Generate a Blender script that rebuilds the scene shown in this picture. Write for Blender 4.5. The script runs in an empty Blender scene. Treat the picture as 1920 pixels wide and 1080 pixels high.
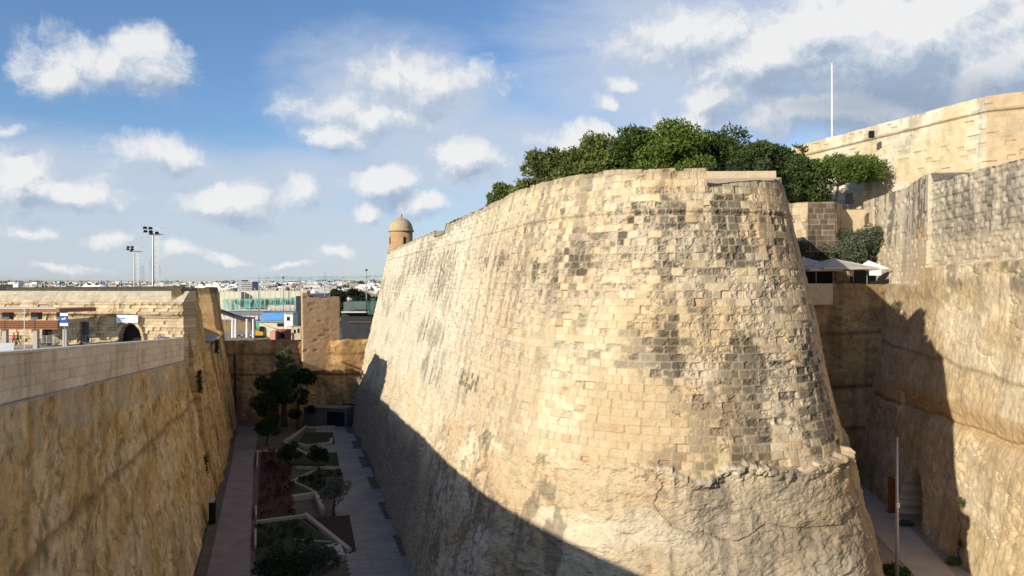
import bpy, math, random
import numpy as np
R = math.radians
scene = bpy.context.scene
COL = scene.collection
# ------------------------------------------------------------------ camera
EYE = 28.0; FPX = 1440.0; HOR = 533.0        # eye height above the ditch floor, focal length and horizon of the photograph
cam_d = bpy.data.cameras.new("camera"); cam = bpy.data.objects.new("camera", cam_d); COL.objects.link(cam)
cam.location = (0, 0, EYE); cam.rotation_euler = (R(90), 0, 0)
cam_d.sensor_width = 36; cam_d.lens = 27.0; cam_d.shift_y = -(540 - HOR) / 1920
cam_d.clip_start = 0.3; cam_d.clip_end = 20000
scene.camera = cam
# ------------------------------------------------------------------ light
SUN_EL = R(20.0); LDX, LDY = 0.685, 0.7285      # direction the light travels over the ground
sun_d = bpy.data.lights.new("sun", 'SUN'); sun = bpy.data.objects.new("sun", sun_d); COL.objects.link(sun)
sun_d.energy = 5.0; sun_d.angle = R(0.53); sun_d.color = (1.0, 0.91, 0.76)
import mathutils
lv = mathutils.Vector((LDX * math.cos(SUN_EL), LDY * math.cos(SUN_EL), -math.sin(SUN_EL)))
sun.rotation_euler = lv.to_track_quat('-Z', 'Y').to_euler()
sun.location = (-60, -60, 90)
SUN_ROT = math.atan2(-LDX, -LDY) % (2 * math.pi)
scene.view_settings.view_transform = 'Standard'; scene.view_settings.look = 'None'
scene.view_settings.exposure = 0.17; scene.view_settings.gamma = 1.0

def build_world():
    w = bpy.data.worlds.new("World"); scene.world = w; w.use_nodes = True
    nt = w.node_tree; nt.nodes.clear(); L = nt.links.new
    def cloud_group(blobs):
        g = bpy.data.node_groups.new("cloud_density", 'ShaderNodeTree')
        g.interface.new_socket("Vector", in_out='INPUT', socket_type='NodeSocketVector')
        g.interface.new_socket("Density", in_out='OUTPUT', socket_type='NodeSocketFloat')
        N = g.nodes.new; gl = g.links.new
        gi = N('NodeGroupInput'); go = N('NodeGroupOutput')
        wn = N('ShaderNodeTexNoise'); wn.inputs['Scale'].default_value = 9; wn.inputs['Detail'].default_value = 6; wn.inputs['Roughness'].default_value = 0.6
        gl(gi.outputs[0], wn.inputs['Vector'])
        sb = N('ShaderNodeVectorMath'); sb.operation = 'SUBTRACT'; sb.inputs[1].default_value = (.5, .5, .5); gl(wn.outputs['Color'], sb.inputs[0])
        sc = N('ShaderNodeVectorMath'); sc.operation = 'MULTIPLY'; sc.inputs[1].default_value = (.10, .07, 0); gl(sb.outputs[0], sc.inputs[0])
        ad = N('ShaderNodeVectorMath'); ad.operation = 'ADD'; gl(gi.outputs[0], ad.inputs[0]); gl(sc.outputs[0], ad.inputs[1])
        acc = None
        for (a0, e0, ra, re, wt) in blobs:
            m = N('ShaderNodeVectorMath'); m.operation = 'MULTIPLY_ADD'
            m.inputs[1].default_value = (1 / ra, 1 / re, 0); m.inputs[2].default_value = (-a0 / ra, -e0 / re, 0)
            gl(ad.outputs[0], m.inputs[0])
            ln = N('ShaderNodeVectorMath'); ln.operation = 'LENGTH'; gl(m.outputs[0], ln.inputs[0])
            f = N('ShaderNodeMath'); f.operation = 'MULTIPLY_ADD'; f.inputs[1].default_value = -wt; f.inputs[2].default_value = wt
            gl(ln.outputs['Value'], f.inputs[0])
            if acc is None: acc = f
            else:
                x = N('ShaderNodeMath'); x.operation = 'SMOOTH_MAX'; x.inputs[2].default_value = .12
                gl(acc.outputs[0], x.inputs[0]); gl(f.outputs[0], x.inputs[1]); acc = x
        fb = N('ShaderNodeTexNoise'); fb.inputs['Scale'].default_value = 15; fb.inputs['Detail'].default_value = 10; fb.inputs['Roughness'].default_value = 0.66
        gl(ad.outputs[0], fb.inputs['Vector'])
        f2 = N('ShaderNodeMath'); f2.operation = 'MULTIPLY_ADD'; f2.inputs[1].default_value = 2.0; f2.inputs[2].default_value = -1.0
        gl(fb.outputs[0], f2.inputs[0])
        s = N('ShaderNodeMath'); s.operation = 'ADD'; gl(acc.outputs[0], s.inputs[0]); gl(f2.outputs[0], s.inputs[1])
        gl(s.outputs[0], go.inputs[0])
        return g
    def pb(px, py, rx, ry, wt=1.0):
        a0 = math.atan((px - 960) / FPX); return (a0, math.atan((HOR - py) / FPX * math.cos(a0)), rx / FPX, ry / FPX, wt)
    cumulus = [pb(185, 118, 140, 62), pb(105, 135, 75, 42), pb(295, 130, 70, 60), pb(255, 85, 60, 45), pb(300, 288, 120, 44), pb(20, 340, 90, 62), pb(130, 362, 110, 40),
               pb(425, 380, 95, 52), pb(555, 368, 60, 42), pb(640, 262, 90, 42), pb(715, 345, 80, 36), pb(700, 400, 40, 34), pb(800, 388, 90, 34),
               pb(1185, 150, 48, 30), pb(1145, 185, 35, 22), pb(870, 300, 110, 60), pb(1085, 262, 95, 45), pb(1345, 178, 80, 44, 1.2), pb(1450, 120, 190, 75, 1.4), pb(1700, 70, 330, 120, 2.0), pb(1330, 70, 240, 70, .8), pb(780, 150, 190, 80, .75), pb(700, 215, 170, 60, .8),
               pb(1560, 60, 230, 80, 1.5), pb(1850, 120, 200, 110, 1.8), pb(1580, 205, 260, 55, 1.3), pb(1290, 235, 140, 40), pb(1830, 190, 170, 50, 1.1),
               pb(220, 440, 60, 22, .8), pb(420, 482, 60, 14, .8), pb(650, 475, 50, 16, .8), pb(60, 430, 60, 20, .6), pb(560, 490, 60, 12, .7), pb(320, 470, 60, 16, .6), pb(120, 490, 80, 12, .5),
               pb(15, 230, 40, 14, .7)]
    gr = cloud_group(cumulus)
    N = nt.nodes.new
    tc = N('ShaderNodeTexCoord'); sp = N('ShaderNodeSeparateXYZ'); L(tc.outputs['Generated'], sp.inputs[0])
    az = N('ShaderNodeMath'); az.operation = 'ARCTAN2'; L(sp.outputs[0], az.inputs[0]); L(sp.outputs[1], az.inputs[1])
    el = N('ShaderNodeMath'); el.operation = 'ARCSINE'; L(sp.outputs[2], el.inputs[0])
    cb = N('ShaderNodeCombineXYZ'); L(az.outputs[0], cb.inputs[0]); L(el.outputs[0], cb.inputs[1])
    off = N('ShaderNodeVectorMath'); off.operation = 'ADD'; off.inputs[1].default_value = (-.010, .022, 0); L(cb.outputs[0], off.inputs[0])
    g1 = N('ShaderNodeGroup'); g1.node_tree = gr; L(cb.outputs[0], g1.inputs[0])
    g2 = N('ShaderNodeGroup'); g2.node_tree = gr; L(off.outputs[0], g2.inputs[0])
    al = N('ShaderNodeMapRange'); al.interpolation_type = 'SMOOTHSTEP'; al.inputs['From Min'].default_value = .0; al.inputs['From Max'].default_value = .70; al.inputs['To Max'].default_value = .95; L(g1.outputs[0], al.inputs['Value'])
    # shading inside the clouds: thinner towards the sun = brighter
    df = N('ShaderNodeMath'); df.operation = 'SUBTRACT'; L(g1.outputs[0], df.inputs[0]); L(g2.outputs[0], df.inputs[1])
    sh = N('ShaderNodeMapRange'); sh.inputs['From Min'].default_value = -.42; sh.inputs['From Max'].default_value = .30; L(df.outputs[0], sh.inputs['Value'])
    cr = N('ShaderNodeValToRGB'); e = cr.color_ramp.elements
    e[0].position = 0; e[0].color = (.33, .41, .54, 1); e[1].position = 1; e[1].color = (.78, .78, .78, 1)
    m = cr.color_ramp.elements.new(.5); m.color = (.52, .58, .66, 1)
    L(sh.outputs[0], cr.inputs[0])
    # high thin veil
    veil_mp = N('ShaderNodeVectorMath'); veil_mp.operation = 'MULTIPLY'; veil_mp.inputs[1].default_value = (1, 2.6, 1); L(cb.outputs[0], veil_mp.inputs[0])
    vn = N('ShaderNodeTexNoise'); vn.inputs['Scale'].default_value = 3.1; vn.inputs['Detail'].default_value = 9; vn.inputs['Roughness'].default_value = .6; vn.inputs['Distortion'].default_value = .5
    L(veil_mp.outputs[0], vn.inputs['Vector'])
    vacc = None
    for (a0, e0, ra, re, wt) in [pb(740, 190, 260, 150, 1.75), pb(900, 300, 420, 140, 1.4), pb(1450, 110, 560, 210, 1.9), pb(1800, 200, 420, 180, 1.8), pb(500, 340, 520, 100, 1.15), pb(300, 440, 900, 120, 1.6), pb(80, 330, 300, 90, 1.2)]:
        m_ = N('ShaderNodeVectorMath'); m_.operation = 'MULTIPLY_ADD'; m_.inputs[1].default_value = (1 / ra, 1 / re, 0); m_.inputs[2].default_value = (-a0 / ra, -e0 / re, 0)
        L(cb.outputs[0], m_.inputs[0])
        ln = N('ShaderNodeVectorMath'); ln.operation = 'LENGTH'; L(m_.outputs[0], ln.inputs[0])
        f = N('ShaderNodeMath'); f.operation = 'MULTIPLY_ADD'; f.inputs[1].default_value = -wt; f.inputs[2].default_value = wt; L(ln.outputs['Value'], f.inputs[0])
        if vacc is None: vacc = f
        else:
            x = N('ShaderNodeMath'); x.operation = 'SMOOTH_MAX'; x.inputs[2].default_value = .2; L(vacc.outputs[0], x.inputs[0]); L(f.outputs[0], x.inputs[1]); vacc = x
    vs = N('ShaderNodeMath'); vs.operation = 'MULTIPLY_ADD'; vs.inputs[1].default_value = 2.2; L(vn.outputs[0], vs.inputs[0])
    va = N('ShaderNodeMath'); va.operation = 'ADD'; va.inputs[1].default_value = -1.1; L(vacc.outputs[0], va.inputs[0]); L(va.outputs[0], vs.inputs[2])
    vm = N('ShaderNodeMapRange'); vm.interpolation_type = 'SMOOTHSTEP'; vm.inputs['From Min'].default_value = -.12; vm.inputs['From Max'].default_value = 1.0; vm.inputs['To Max'].default_value = .8
    L(vs.outputs[0], vm.inputs['Value'])
    sky = N('ShaderNodeTexSky'); sky.sky_type = 'NISHITA'; sky.sun_disc = False
    sky.sun_elevation = SUN_EL; sky.sun_rotation = SUN_ROT; sky.air_density = 1.0; sky.dust_density = .4; sky.ozone_density = 3.0
    tint = N('ShaderNodeMix'); tint.data_type = 'RGBA'; tint.blend_type = 'MULTIPLY'; tint.inputs[0].default_value = 1; tint.inputs['B'].default_value = SKY_TINT
    L(sky.outputs[0], tint.inputs['A'])
    vc = N('ShaderNodeMix'); vc.data_type = 'RGBA'; vc.inputs['B'].default_value = tuple(c / SKY_STR for c in (.42, .49, .60)) + (1,)
    bl = N('ShaderNodeTexNoise'); bl.inputs['Scale'].default_value = 5; bl.inputs['Detail'].default_value = 7; L(veil_mp.outputs[0], bl.inputs['Vector'])
    a0, e0, ra, re, wt = pb(1680, 195, 420, 120)
    m_ = N('ShaderNodeVectorMath'); m_.operation = 'MULTIPLY_ADD'; m_.inputs[1].default_value = (1 / ra, 1 / re, 0); m_.inputs[2].default_value = (-a0 / ra, -e0 / re, 0); L(cb.outputs[0], m_.inputs[0])
    ln = N('ShaderNodeVectorMath'); ln.operation = 'LENGTH'; L(m_.outputs[0], ln.inputs[0])
    f = N('ShaderNodeMath'); f.operation = 'MULTIPLY_ADD'; f.inputs[1].default_value = -.9; L(ln.outputs['Value'], f.inputs[0]); L(bl.outputs[0], f.inputs[2])
    dm = N('ShaderNodeMapRange'); dm.interpolation_type = 'SMOOTHSTEP'; dm.inputs['From Min'].default_value = -.25; dm.inputs['From Max'].default_value = .5; L(f.outputs[0], dm.inputs['Value'])
    vcol = N('ShaderNodeMix'); vcol.data_type = 'RGBA'; vcol.inputs['A'].default_value = tuple(c / SKY_STR for c in (.52, .58, .67)) + (1,); vcol.inputs['B'].default_value = tuple(c / SKY_STR for c in (.22, .30, .42)) + (1,)
    L(dm.outputs[0], vcol.inputs[0]); L(vcol.outputs['Result'], vc.inputs['B'])
    L(vm.outputs[0], vc.inputs[0]); L(tint.outputs['Result'], vc.inputs['A'])
    cs = N('ShaderNodeVectorMath'); cs.operation = 'SCALE'; cs.inputs['Scale'].default_value = 1 / SKY_STR; L(cr.outputs[0], cs.inputs[0])
    mx = N('ShaderNodeMix'); mx.data_type = 'RGBA'; L(al.outputs[0], mx.inputs[0]); L(vc.outputs['Result'], mx.inputs['A'])
    dk = N('ShaderNodeMix'); dk.data_type = 'RGBA'; dm2 = N('ShaderNodeMath'); dm2.operation = 'MULTIPLY'; dm2.inputs[1].default_value = .8; L(dm.outputs[0], dm2.inputs[0]); L(dm2.outputs[0], dk.inputs[0]); L(cs.outputs[0], dk.inputs['A']); dk.inputs['B'].default_value = tuple(c / SKY_STR for c in (.27, .34, .45)) + (1,); L(dk.outputs['Result'], mx.inputs['B'])
    bg = N('ShaderNodeBackground'); bg.inputs['Strength'].default_value = SKY_STR; L(mx.outputs['Result'], bg.inputs[0])
    out = N('ShaderNodeOutputWorld'); L(bg.outputs[0], out.inputs[0])
SKY_STR = 0.085; SKY_TINT = (1.22, 1.36, 1.56, 1)
build_world()

# ================================================================== helpers
def at(px, py, Y): return ((px - 960) / FPX * Y, Y, EYE - (py - HOR) / FPX * Y)
def link(o, parent=None):
    COL.objects.link(o)
    if parent is not None: o.parent = parent
    return o
def tag(o, label=None, cat=None, group=None, kind=None):
    if label: o['label'] = label
    if cat: o['category'] = cat
    if group: o['group'] = group
    if kind: o['kind'] = kind
    return o
def empty(name, loc=(0, 0, 0), rz=0, label=None, cat=None, group=None):
    o = bpy.data.objects.new(name, None); link(o); o.location = loc; o.rotation_euler = (0, 0, rz)
    return tag(o, label, cat, group)
def copy_tree(o, parent=None):
    c = o.copy(); COL.objects.link(c); c.parent = parent
    for ch in list(o.children): copy_tree(ch, c)
    return c
def _h(ix, iy, seed):
    ix = ix.astype(np.int64); iy = iy.astype(np.int64)
    h = (ix * 374761393 + iy * 668265263 + seed * 1442695041) & 0xFFFFFFFF
    h = ((h ^ (h >> 13)) * 1274126177) & 0xFFFFFFFF
    h = ((h ^ (h >> 16)) * 2246822519) & 0xFFFFFFFF
    h = h ^ (h >> 15)
    return (h & 0xFFFFFF).astype(np.float64) / 0xFFFFFF
def vn(x, y, seed=0):
    xi = np.floor(x); yi = np.floor(y); fx = x - xi; fy = y - yi
    fx = fx * fx * (3 - 2 * fx); fy = fy * fy * (3 - 2 * fy)
    a = _h(xi, yi, seed); b = _h(xi + 1, yi, seed); c = _h(xi, yi + 1, seed); d = _h(xi + 1, yi + 1, seed)
    return (a * (1 - fx) + b * fx) * (1 - fy) + (c * (1 - fx) + d * fx) * fy
def fbm(x, y, o=4, seed=0, g=.5):
    s = 0; a = 1; t = 0
    for k in range(o):
        s = s + a * vn(x * 2 ** k + 17.3 * k, y * 2 ** k - 9.1 * k, seed + k * 7); t += a; a *= g
    return s / t
def ss(x, a, b):
    t = np.clip((x - a) / (b - a), 0, 1); return t * t * (3 - 2 * t)
def lerp(a, b, t): return a + (b - a) * t
def C3(c, shape): return np.broadcast_to(np.array(c, float), shape + (3,)).copy()
def mixc(c, d, t): return c + (np.array(d, float) - c) * t[..., None]

# ---- materials
def newmat(name):
    m = bpy.data.materials.new(name); m.use_nodes = True; nt = m.node_tree
    return m, nt, nt.nodes['Principled BSDF'], nt.nodes.new, nt.links.new
def mat(name, col, rough=.85, scale=3.0, var=.18, bump=.0, metal=0, bscale=30, col2=None, spec=.3, stretch=None, dist=.02):
    m, nt, b, N, L = newmat(name)
    tc = N('ShaderNodeTexCoord'); mp = N('ShaderNodeMapping'); L(tc.outputs['Object'], mp.inputs[0])
    if stretch: mp.inputs['Scale'].default_value = stretch
    n = N('ShaderNodeTexNoise'); n.inputs['Scale'].default_value = scale; n.inputs['Detail'].default_value = 6; n.inputs['Roughness'].default_value = .65
    L(mp.outputs[0], n.inputs['Vector'])
    r = N('ShaderNodeValToRGB'); L(n.outputs[0], r.inputs[0])
    c2 = col2 or tuple(c * (1 - var) for c in col); c1 = col if col2 else tuple(min(1, c * (1 + var)) for c in col)
    r.color_ramp.elements[0].position = .3; r.color_ramp.elements[1].position = .7
    r.color_ramp.elements[0].color = (*c2, 1); r.color_ramp.elements[1].color = (*c1, 1)
    L(r.outputs[0], b.inputs['Base Color'])
    b.inputs['Roughness'].default_value = rough; b.inputs['Metallic'].default_value = metal; b.inputs['Specular IOR Level'].default_value = spec
    if bump:
        n2 = N('ShaderNodeTexNoise'); n2.inputs['Scale'].default_value = bscale; n2.inputs['Detail'].default_value = 5; L(tc.outputs['Object'], n2.inputs['Vector'])
        bp = N('ShaderNodeBump'); bp.inputs['Strength'].default_value = bump; bp.inputs['Distance'].default_value = dist
        L(n2.outputs[0], bp.inputs['Height']); L(bp.outputs[0], b.inputs['Normal'])
    return m
def mat_attr(name, rough=.95, var=.22, scale=2.2, bump=.6, dist=.06, bscale=3.0, transl=False):
    m, nt, b, N, L = newmat(name)
    a = N('ShaderNodeAttribute'); a.attribute_name = 'Col'
    tc = N('ShaderNodeTexCoord'); n = N('ShaderNodeTexNoise'); n.inputs['Scale'].default_value = scale; n.inputs['Detail'].default_value = 8; n.inputs['Roughness'].default_value = .7
    L(tc.outputs['Object'], n.inputs['Vector'])
    mr = N('ShaderNodeMapRange'); mr.inputs['From Min'].default_value = .3; mr.inputs['From Max'].default_value = .7; mr.inputs['To Min'].default_value = 1 - var; mr.inputs['To Max'].default_value = 1 + var
    nf = N('ShaderNodeTexNoise'); nf.inputs['Scale'].default_value = scale * 5.5; nf.inputs['Detail'].default_value = 6; nf.inputs['Roughness'].default_value = .75; L(tc.outputs['Object'], nf.inputs['Vector'])
    av = N('ShaderNodeMath'); av.operation = 'MULTIPLY_ADD'; av.inputs[1].default_value = .7; L(nf.outputs[0], av.inputs[0])
    ah = N('ShaderNodeMath'); ah.operation = 'MULTIPLY_ADD'; ah.inputs[1].default_value = .7; ah.inputs[2].default_value = -.2; L(n.outputs[0], ah.inputs[0]); L(ah.outputs[0], av.inputs[2])
    L(av.outputs[0], mr.inputs['Value'])
    mu = N('ShaderNodeVectorMath'); mu.operation = 'SCALE'; L(a.outputs['Color'], mu.inputs[0]); L(mr.outputs[0], mu.inputs['Scale'])
    L(mu.outputs[0], b.inputs['Base Color']); b.inputs['Roughness'].default_value = rough; b.inputs['Specular IOR Level'].default_value = .15
    if bump:
        n2 = N('ShaderNodeTexNoise'); n2.inputs['Scale'].default_value = bscale; n2.inputs['Detail'].default_value = 9; n2.inputs['Roughness'].default_value = .65; L(tc.outputs['Object'], n2.inputs['Vector'])
        bp = N('ShaderNodeBump'); bp.inputs['Strength'].default_value = bump; bp.inputs['Distance'].default_value = dist
        L(n2.outputs[0], bp.inputs['Height']); L(bp.outputs[0], b.inputs['Normal'])
    return m

# ---- meshes
def mesh_np(name, V, Q, m, parent=None, col=None, smooth=False):
    me = bpy.data.meshes.new(name); V = np.asarray(V, np.float32).reshape(-1, 3); Q = np.asarray(Q, np.int32); k = Q.shape[1]
    me.vertices.add(len(V)); me.vertices.foreach_set('co', V.ravel())
    me.loops.add(Q.size); me.loops.foreach_set('vertex_index', Q.ravel())
    me.polygons.add(len(Q)); me.polygons.foreach_set('loop_start', np.arange(0, Q.size, k, dtype=np.int32))
    me.polygons.foreach_set('loop_total', np.full(len(Q), k, np.int32))
    me.polygons.foreach_set('use_smooth', np.full(len(Q), smooth, bool))
    if col is not None:
        ca = me.color_attributes.new('Col', 'FLOAT_COLOR', 'POINT')
        c4 = np.ones((len(V), 4), np.float32); c4[:, :3] = np.clip(np.asarray(col).reshape(-1, 3), 0, 1); ca.data.foreach_set('color', c4.ravel())
    me.update(calc_edges=True); me.validate()
    me.materials.append(m)
    return link(bpy.data.objects.new(name, me), parent)
class MB:
    def __init__(s): s.v = []; s.f = []
    def add(s, vs, fs):
        o = len(s.v); s.v += [tuple(v) for v in vs]; s.f += [tuple(o + i for i in f) for f in fs]; return s
    def box(s, c, d, rz=0, taper=1.0, rx=0, ry=0):
        M = mathutils.Euler((rx, ry, rz)).to_matrix(); vs = []
        for k in (-1, 1):
            t = taper if k > 0 else 1
            for (i, j) in ((-1, -1), (1, -1), (1, 1), (-1, 1)):
                p = M @ mathutils.Vector((i * d[0] / 2 * t, j * d[1] / 2 * t, k * d[2] / 2)); vs.append((c[0] + p.x, c[1] + p.y, c[2] + p.z))
        return s.add(vs, [(3, 2, 1, 0), (4, 5, 6, 7), (0, 1, 5, 4), (1, 2, 6, 5), (2, 3, 7, 6), (3, 0, 4, 7)])
    def bar(s, a, b, w, h=None):
        a = mathutils.Vector(a); b = mathutils.Vector(b); d = b - a; c = (a + b) / 2; q = d.to_track_quat('X', 'Z').to_matrix(); h = h or w; vs = []
        for i in (-1, 1):
            for (j, k) in ((-1, -1), (1, -1), (1, 1), (-1, 1)):
                vs.append(c + q @ mathutils.Vector((i * d.length / 2, j * w / 2, k * h / 2)))
        return s.add(vs, [(0, 1, 2, 3), (7, 6, 5, 4), (0, 4, 5, 1), (1, 5, 6, 2), (2, 6, 7, 3), (3, 7, 4, 0)])
    def tube(s, pts, rad, n=8, cap=True):
        pts = [mathutils.Vector(p) for p in pts]
        if not hasattr(rad, '__len__'): rad = [rad] * len(pts)
        vs = []; up = mathutils.Vector((.13, .21, .97))
        for i, p in enumerate(pts):
            t = (pts[min(i + 1, len(pts) - 1)] - pts[max(i - 1, 0)]).normalized()
            if abs(t.dot(up)) > .995: up = mathutils.Vector((1, .1, 0))
            a = t.cross(up).normalized(); b = t.cross(a)
            for k in range(n):
                an = 2 * math.pi * k / n; vs.append(p + (a * math.cos(an) + b * math.sin(an)) * rad[i])
        fs = [(i * n + k, i * n + (k + 1) % n, (i + 1) * n + (k + 1) % n, (i + 1) * n + k) for i in range(len(pts) - 1) for k in range(n)]
        if cap: fs += [tuple(range(n))[::-1], tuple((len(pts) - 1) * n + k for k in range(n))]
        return s.add(vs, fs)
    def lathe(s, c, prof, n=32):
        vs = []
        for (r, z) in prof:
            for k in range(n):
                a = 2 * math.pi * k / n; vs.append((c[0] + r * math.cos(a), c[1] + r * math.sin(a), c[2] + z))
        fs = [(i * n + k, i * n + (k + 1) % n, (i + 1) * n + (k + 1) % n, (i + 1) * n + k) for i in range(len(prof) - 1) for k in range(n)]
        fs += [tuple(range(n))[::-1], tuple((len(prof) - 1) * n + k for k in range(n))]
        return s.add(vs, fs)
    def prism(s, poly, z0, z1):
        n = len(poly); z0s = z0 if hasattr(z0, '__len__') else [z0] * n; z1s = z1 if hasattr(z1, '__len__') else [z1] * n
        a = sum(poly[i][0] * poly[(i + 1) % n][1] - poly[(i + 1) % n][0] * poly[i][1] for i in range(n))
        if a < 0: poly = poly[::-1]; z0s = z0s[::-1]; z1s = z1s[::-1]
        vs = [(p[0], p[1], z) for p, z in zip(poly, z0s)] + [(p[0], p[1], z) for p, z in zip(poly, z1s)]
        return s.add(vs, [tuple(range(n))[::-1], tuple(range(n, 2 * n))] + [(i, (i + 1) % n, n + (i + 1) % n, n + i) for i in range(n)])
    def build(s, name, m, parent=None, smooth=False, bevel=0):
        me = bpy.data.meshes.new(name); me.from_pydata(s.v, [], s.f); me.update(); me.materials.append(m)
        if smooth:
            for p in me.polygons: p.use_smooth = True
        o = link(bpy.data.objects.new(name, me), parent)
        if bevel:
            md = o.modifiers.new('bevel', 'BEVEL'); md.width = bevel; md.segments = 1; md.limit_method = 'ANGLE'
        return o

def chaikin(P, n=3, lo=0, hi=None):
    P = [np.array(p, float) for p in P]
    for _ in range(n):
        Q = [P[0]]
        for a, b in zip(P[:-1], P[1:]): Q += [a * .75 + b * .25, a * .25 + b * .75]
        Q.append(P[-1]); P = Q
    return np.array(P)
class Path:
    def __init__(s, pts):
        s.P = np.array(pts, float); s.cs = np.concatenate([[0], np.cumsum(np.hypot(*np.diff(s.P, axis=0).T))]); s.L = s.cs[-1]
    def xy(s, q): return np.interp(q, s.cs, s.P[:, 0]), np.interp(q, s.cs, s.P[:, 1])
    def nrm(s, q, e=.4):
        x1, y1 = s.xy(np.clip(q + e, 0, s.L)); x0, y0 = s.xy(np.clip(q - e, 0, s.L)); l = np.hypot(x1 - x0, y1 - y0) + 1e-9
        return (y1 - y0) / l, -(x1 - x0) / l
    def near(s, x, y):
        q = np.linspace(0, s.L, 2000); X, Y = s.xy(q); return q[np.argmin((X - x) ** 2 + (Y - y) ** 2)]
def sheet(name, m, path, S, Z, batter, zref, top, disp, colr, thick=1.5, parent=None, back=None, caprise=0.0, e=.4, smooth=True, capcol=None):
    """a solid wall: carved front face over (S, Z), a top that runs back by thick, and a back face"""
    S = np.asarray(S); Z = np.asarray(Z); ns, nz = len(S), len(Z)
    S = np.concatenate([[S[0]], S, [S[-1]]]); ns += 2
    if callable(thick): thick = thick(S)
    SS, ZZ = np.meshgrid(S, Z, indexing='ij')
    tp = top(S) if callable(top) else np.full(ns, float(top))
    D, K = disp(SS, ZZ), colr(SS, ZZ); D = D.copy(); th = np.broadcast_to(thick, (ns,)); D[0] = -th[0] + .02; D[-1] = -th[-1] + .02
    ZC = np.minimum(ZZ, tp[:, None])
    x, y = path.xy(S); nx, ny = path.nrm(S, e)
    o = batter * (zref - ZC) + D
    V = np.stack([x[:, None] + nx[:, None] * o, y[:, None] + ny[:, None] * o, ZC], -1)
    ot = batter * (zref - tp) - thick
    zb = Z[0] if back is None else back
    c1 = np.stack([x + nx * ot, y + ny * ot, tp + caprise], -1); c2 = np.stack([x + nx * (ot - .01), y + ny * (ot - .01), np.full(ns, zb)], -1)
    V = np.concatenate([V, c1[:, None], c2[:, None]], 1)
    kc = K[:, -1:] if capcol is None else C3(capcol, (ns, 1))
    K = np.concatenate([K, kc, kc], 1)
    n2 = nz + 2; idx = np.arange(ns * n2).reshape(ns, n2)
    Q = np.stack([idx[:-1, :-1], idx[1:, :-1], idx[1:, 1:], idx[:-1, 1:]], -1).reshape(-1, 4)
    ob = mesh_np(name, V.reshape(-1, 3), Q, m, parent, K.reshape(-1, 3), smooth)
    return ob
def blocks(S, Z, h, w, seed, z0=0, jit=.35):
    """masonry lattice: returns per-point block hashes and the distance to the nearest joint"""
    r = np.floor((Z - z0) / h); fz = (Z - z0) - r * h
    wr = w * (1 + jit * (_h(r, r * 0 + 3, seed) - .5) * 2); of = _h(r, r * 0 + 5, seed) * 9
    u = (S + of) / wr + 1000; c = np.floor(u)
    sh = (_h(c, r, seed + 11) - .5) * .45; c = np.where((u - c) < np.maximum(sh, 0), c - 1, c)       # uneven block lengths
    sh1 = np.maximum((_h(c, r, seed + 11) - .5) * .45, 0); sh2 = np.maximum((_h(c + 1, r, seed + 11) - .5) * .45, 0)
    fl = (u - c - sh1) * wr; fr = (c + 1 + sh2 - u) * wr
    j = np.minimum(np.minimum(fz, h - fz), np.minimum(fl, fr))
    blocks.mid = (S - (fl - fr) / 2, (r + .5) * h + z0)
    return r, c, j

# ------------------------------------------------------------------ materials
M = {}
M['stone'] = mat_attr('weathered_limestone', bump=.55, dist=.05, bscale=5, var=.20, scale=1.7)
M['stone_far'] = mat_attr('distant_limestone', bump=.6, dist=.08, bscale=2.2, var=.16, scale=.9)
M['rock'] = mat_attr('quarried_rock', bump=.9, dist=.14, bscale=2.6, var=.34, scale=.9)
M['leaf'] = mat_attr('foliage', bump=0, var=.2, scale=.6, rough=.75)
M['cream'] = mat('cream_plaster', (.56, .44, .28), .9, 1.2, .15, .3)
M['orange_stone'] = mat('orange_stone', (.52, .33, .17), .9, 1.4, .22, .5, bscale=6, col2=(.38, .22, .11))
M['dome_stone'] = mat('dome_stone', (.44, .34, .20), .9, 2.5, .25, .4)
M['paving'] = mat('pale_paving', (.40, .37, .33), .85, .6, .12, .2)
M['bark'] = mat('bark', (.10, .075, .055), .95, 6, .35, .6)
M['dark'] = mat('dark_interior', (.012, .012, .013), .9, 2, .2)
M['steel'] = mat('galvanised_steel', (.42, .42, .42), .45, 4, .1, metal=.6)
M['white'] = mat('white_paint', (.78, .78, .76), .5, 2, .05)
M['white_metal'] = mat('white_pole_paint', (.75, .75, .73), .4, 2, .04)
M['black_metal'] = mat('black_metal', (.02, .02, .022), .5, 3, .2, metal=.3)
M['blue'] = mat('blue_panel', (.02, .06, .34), .5, 2, .1)
M['wood'] = mat('brown_timber', (.30, .13, .06), .7, 3, .2, stretch=(1, 1, 8))
M['rust'] = mat('rusted_steel', (.22, .07, .025), .9, 2, .3, .2)
M['soil'] = mat('dark_soil', (.05, .035, .022), .98, 2.5, .35, .6)
M['bedwall'] = mat('bed_wall_stone', (.42, .36, .28), .9, 2.0, .15, .3)
M['canvas'] = mat('beige_canvas', (.48, .44, .38), .85, 1.5, .08)

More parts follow.
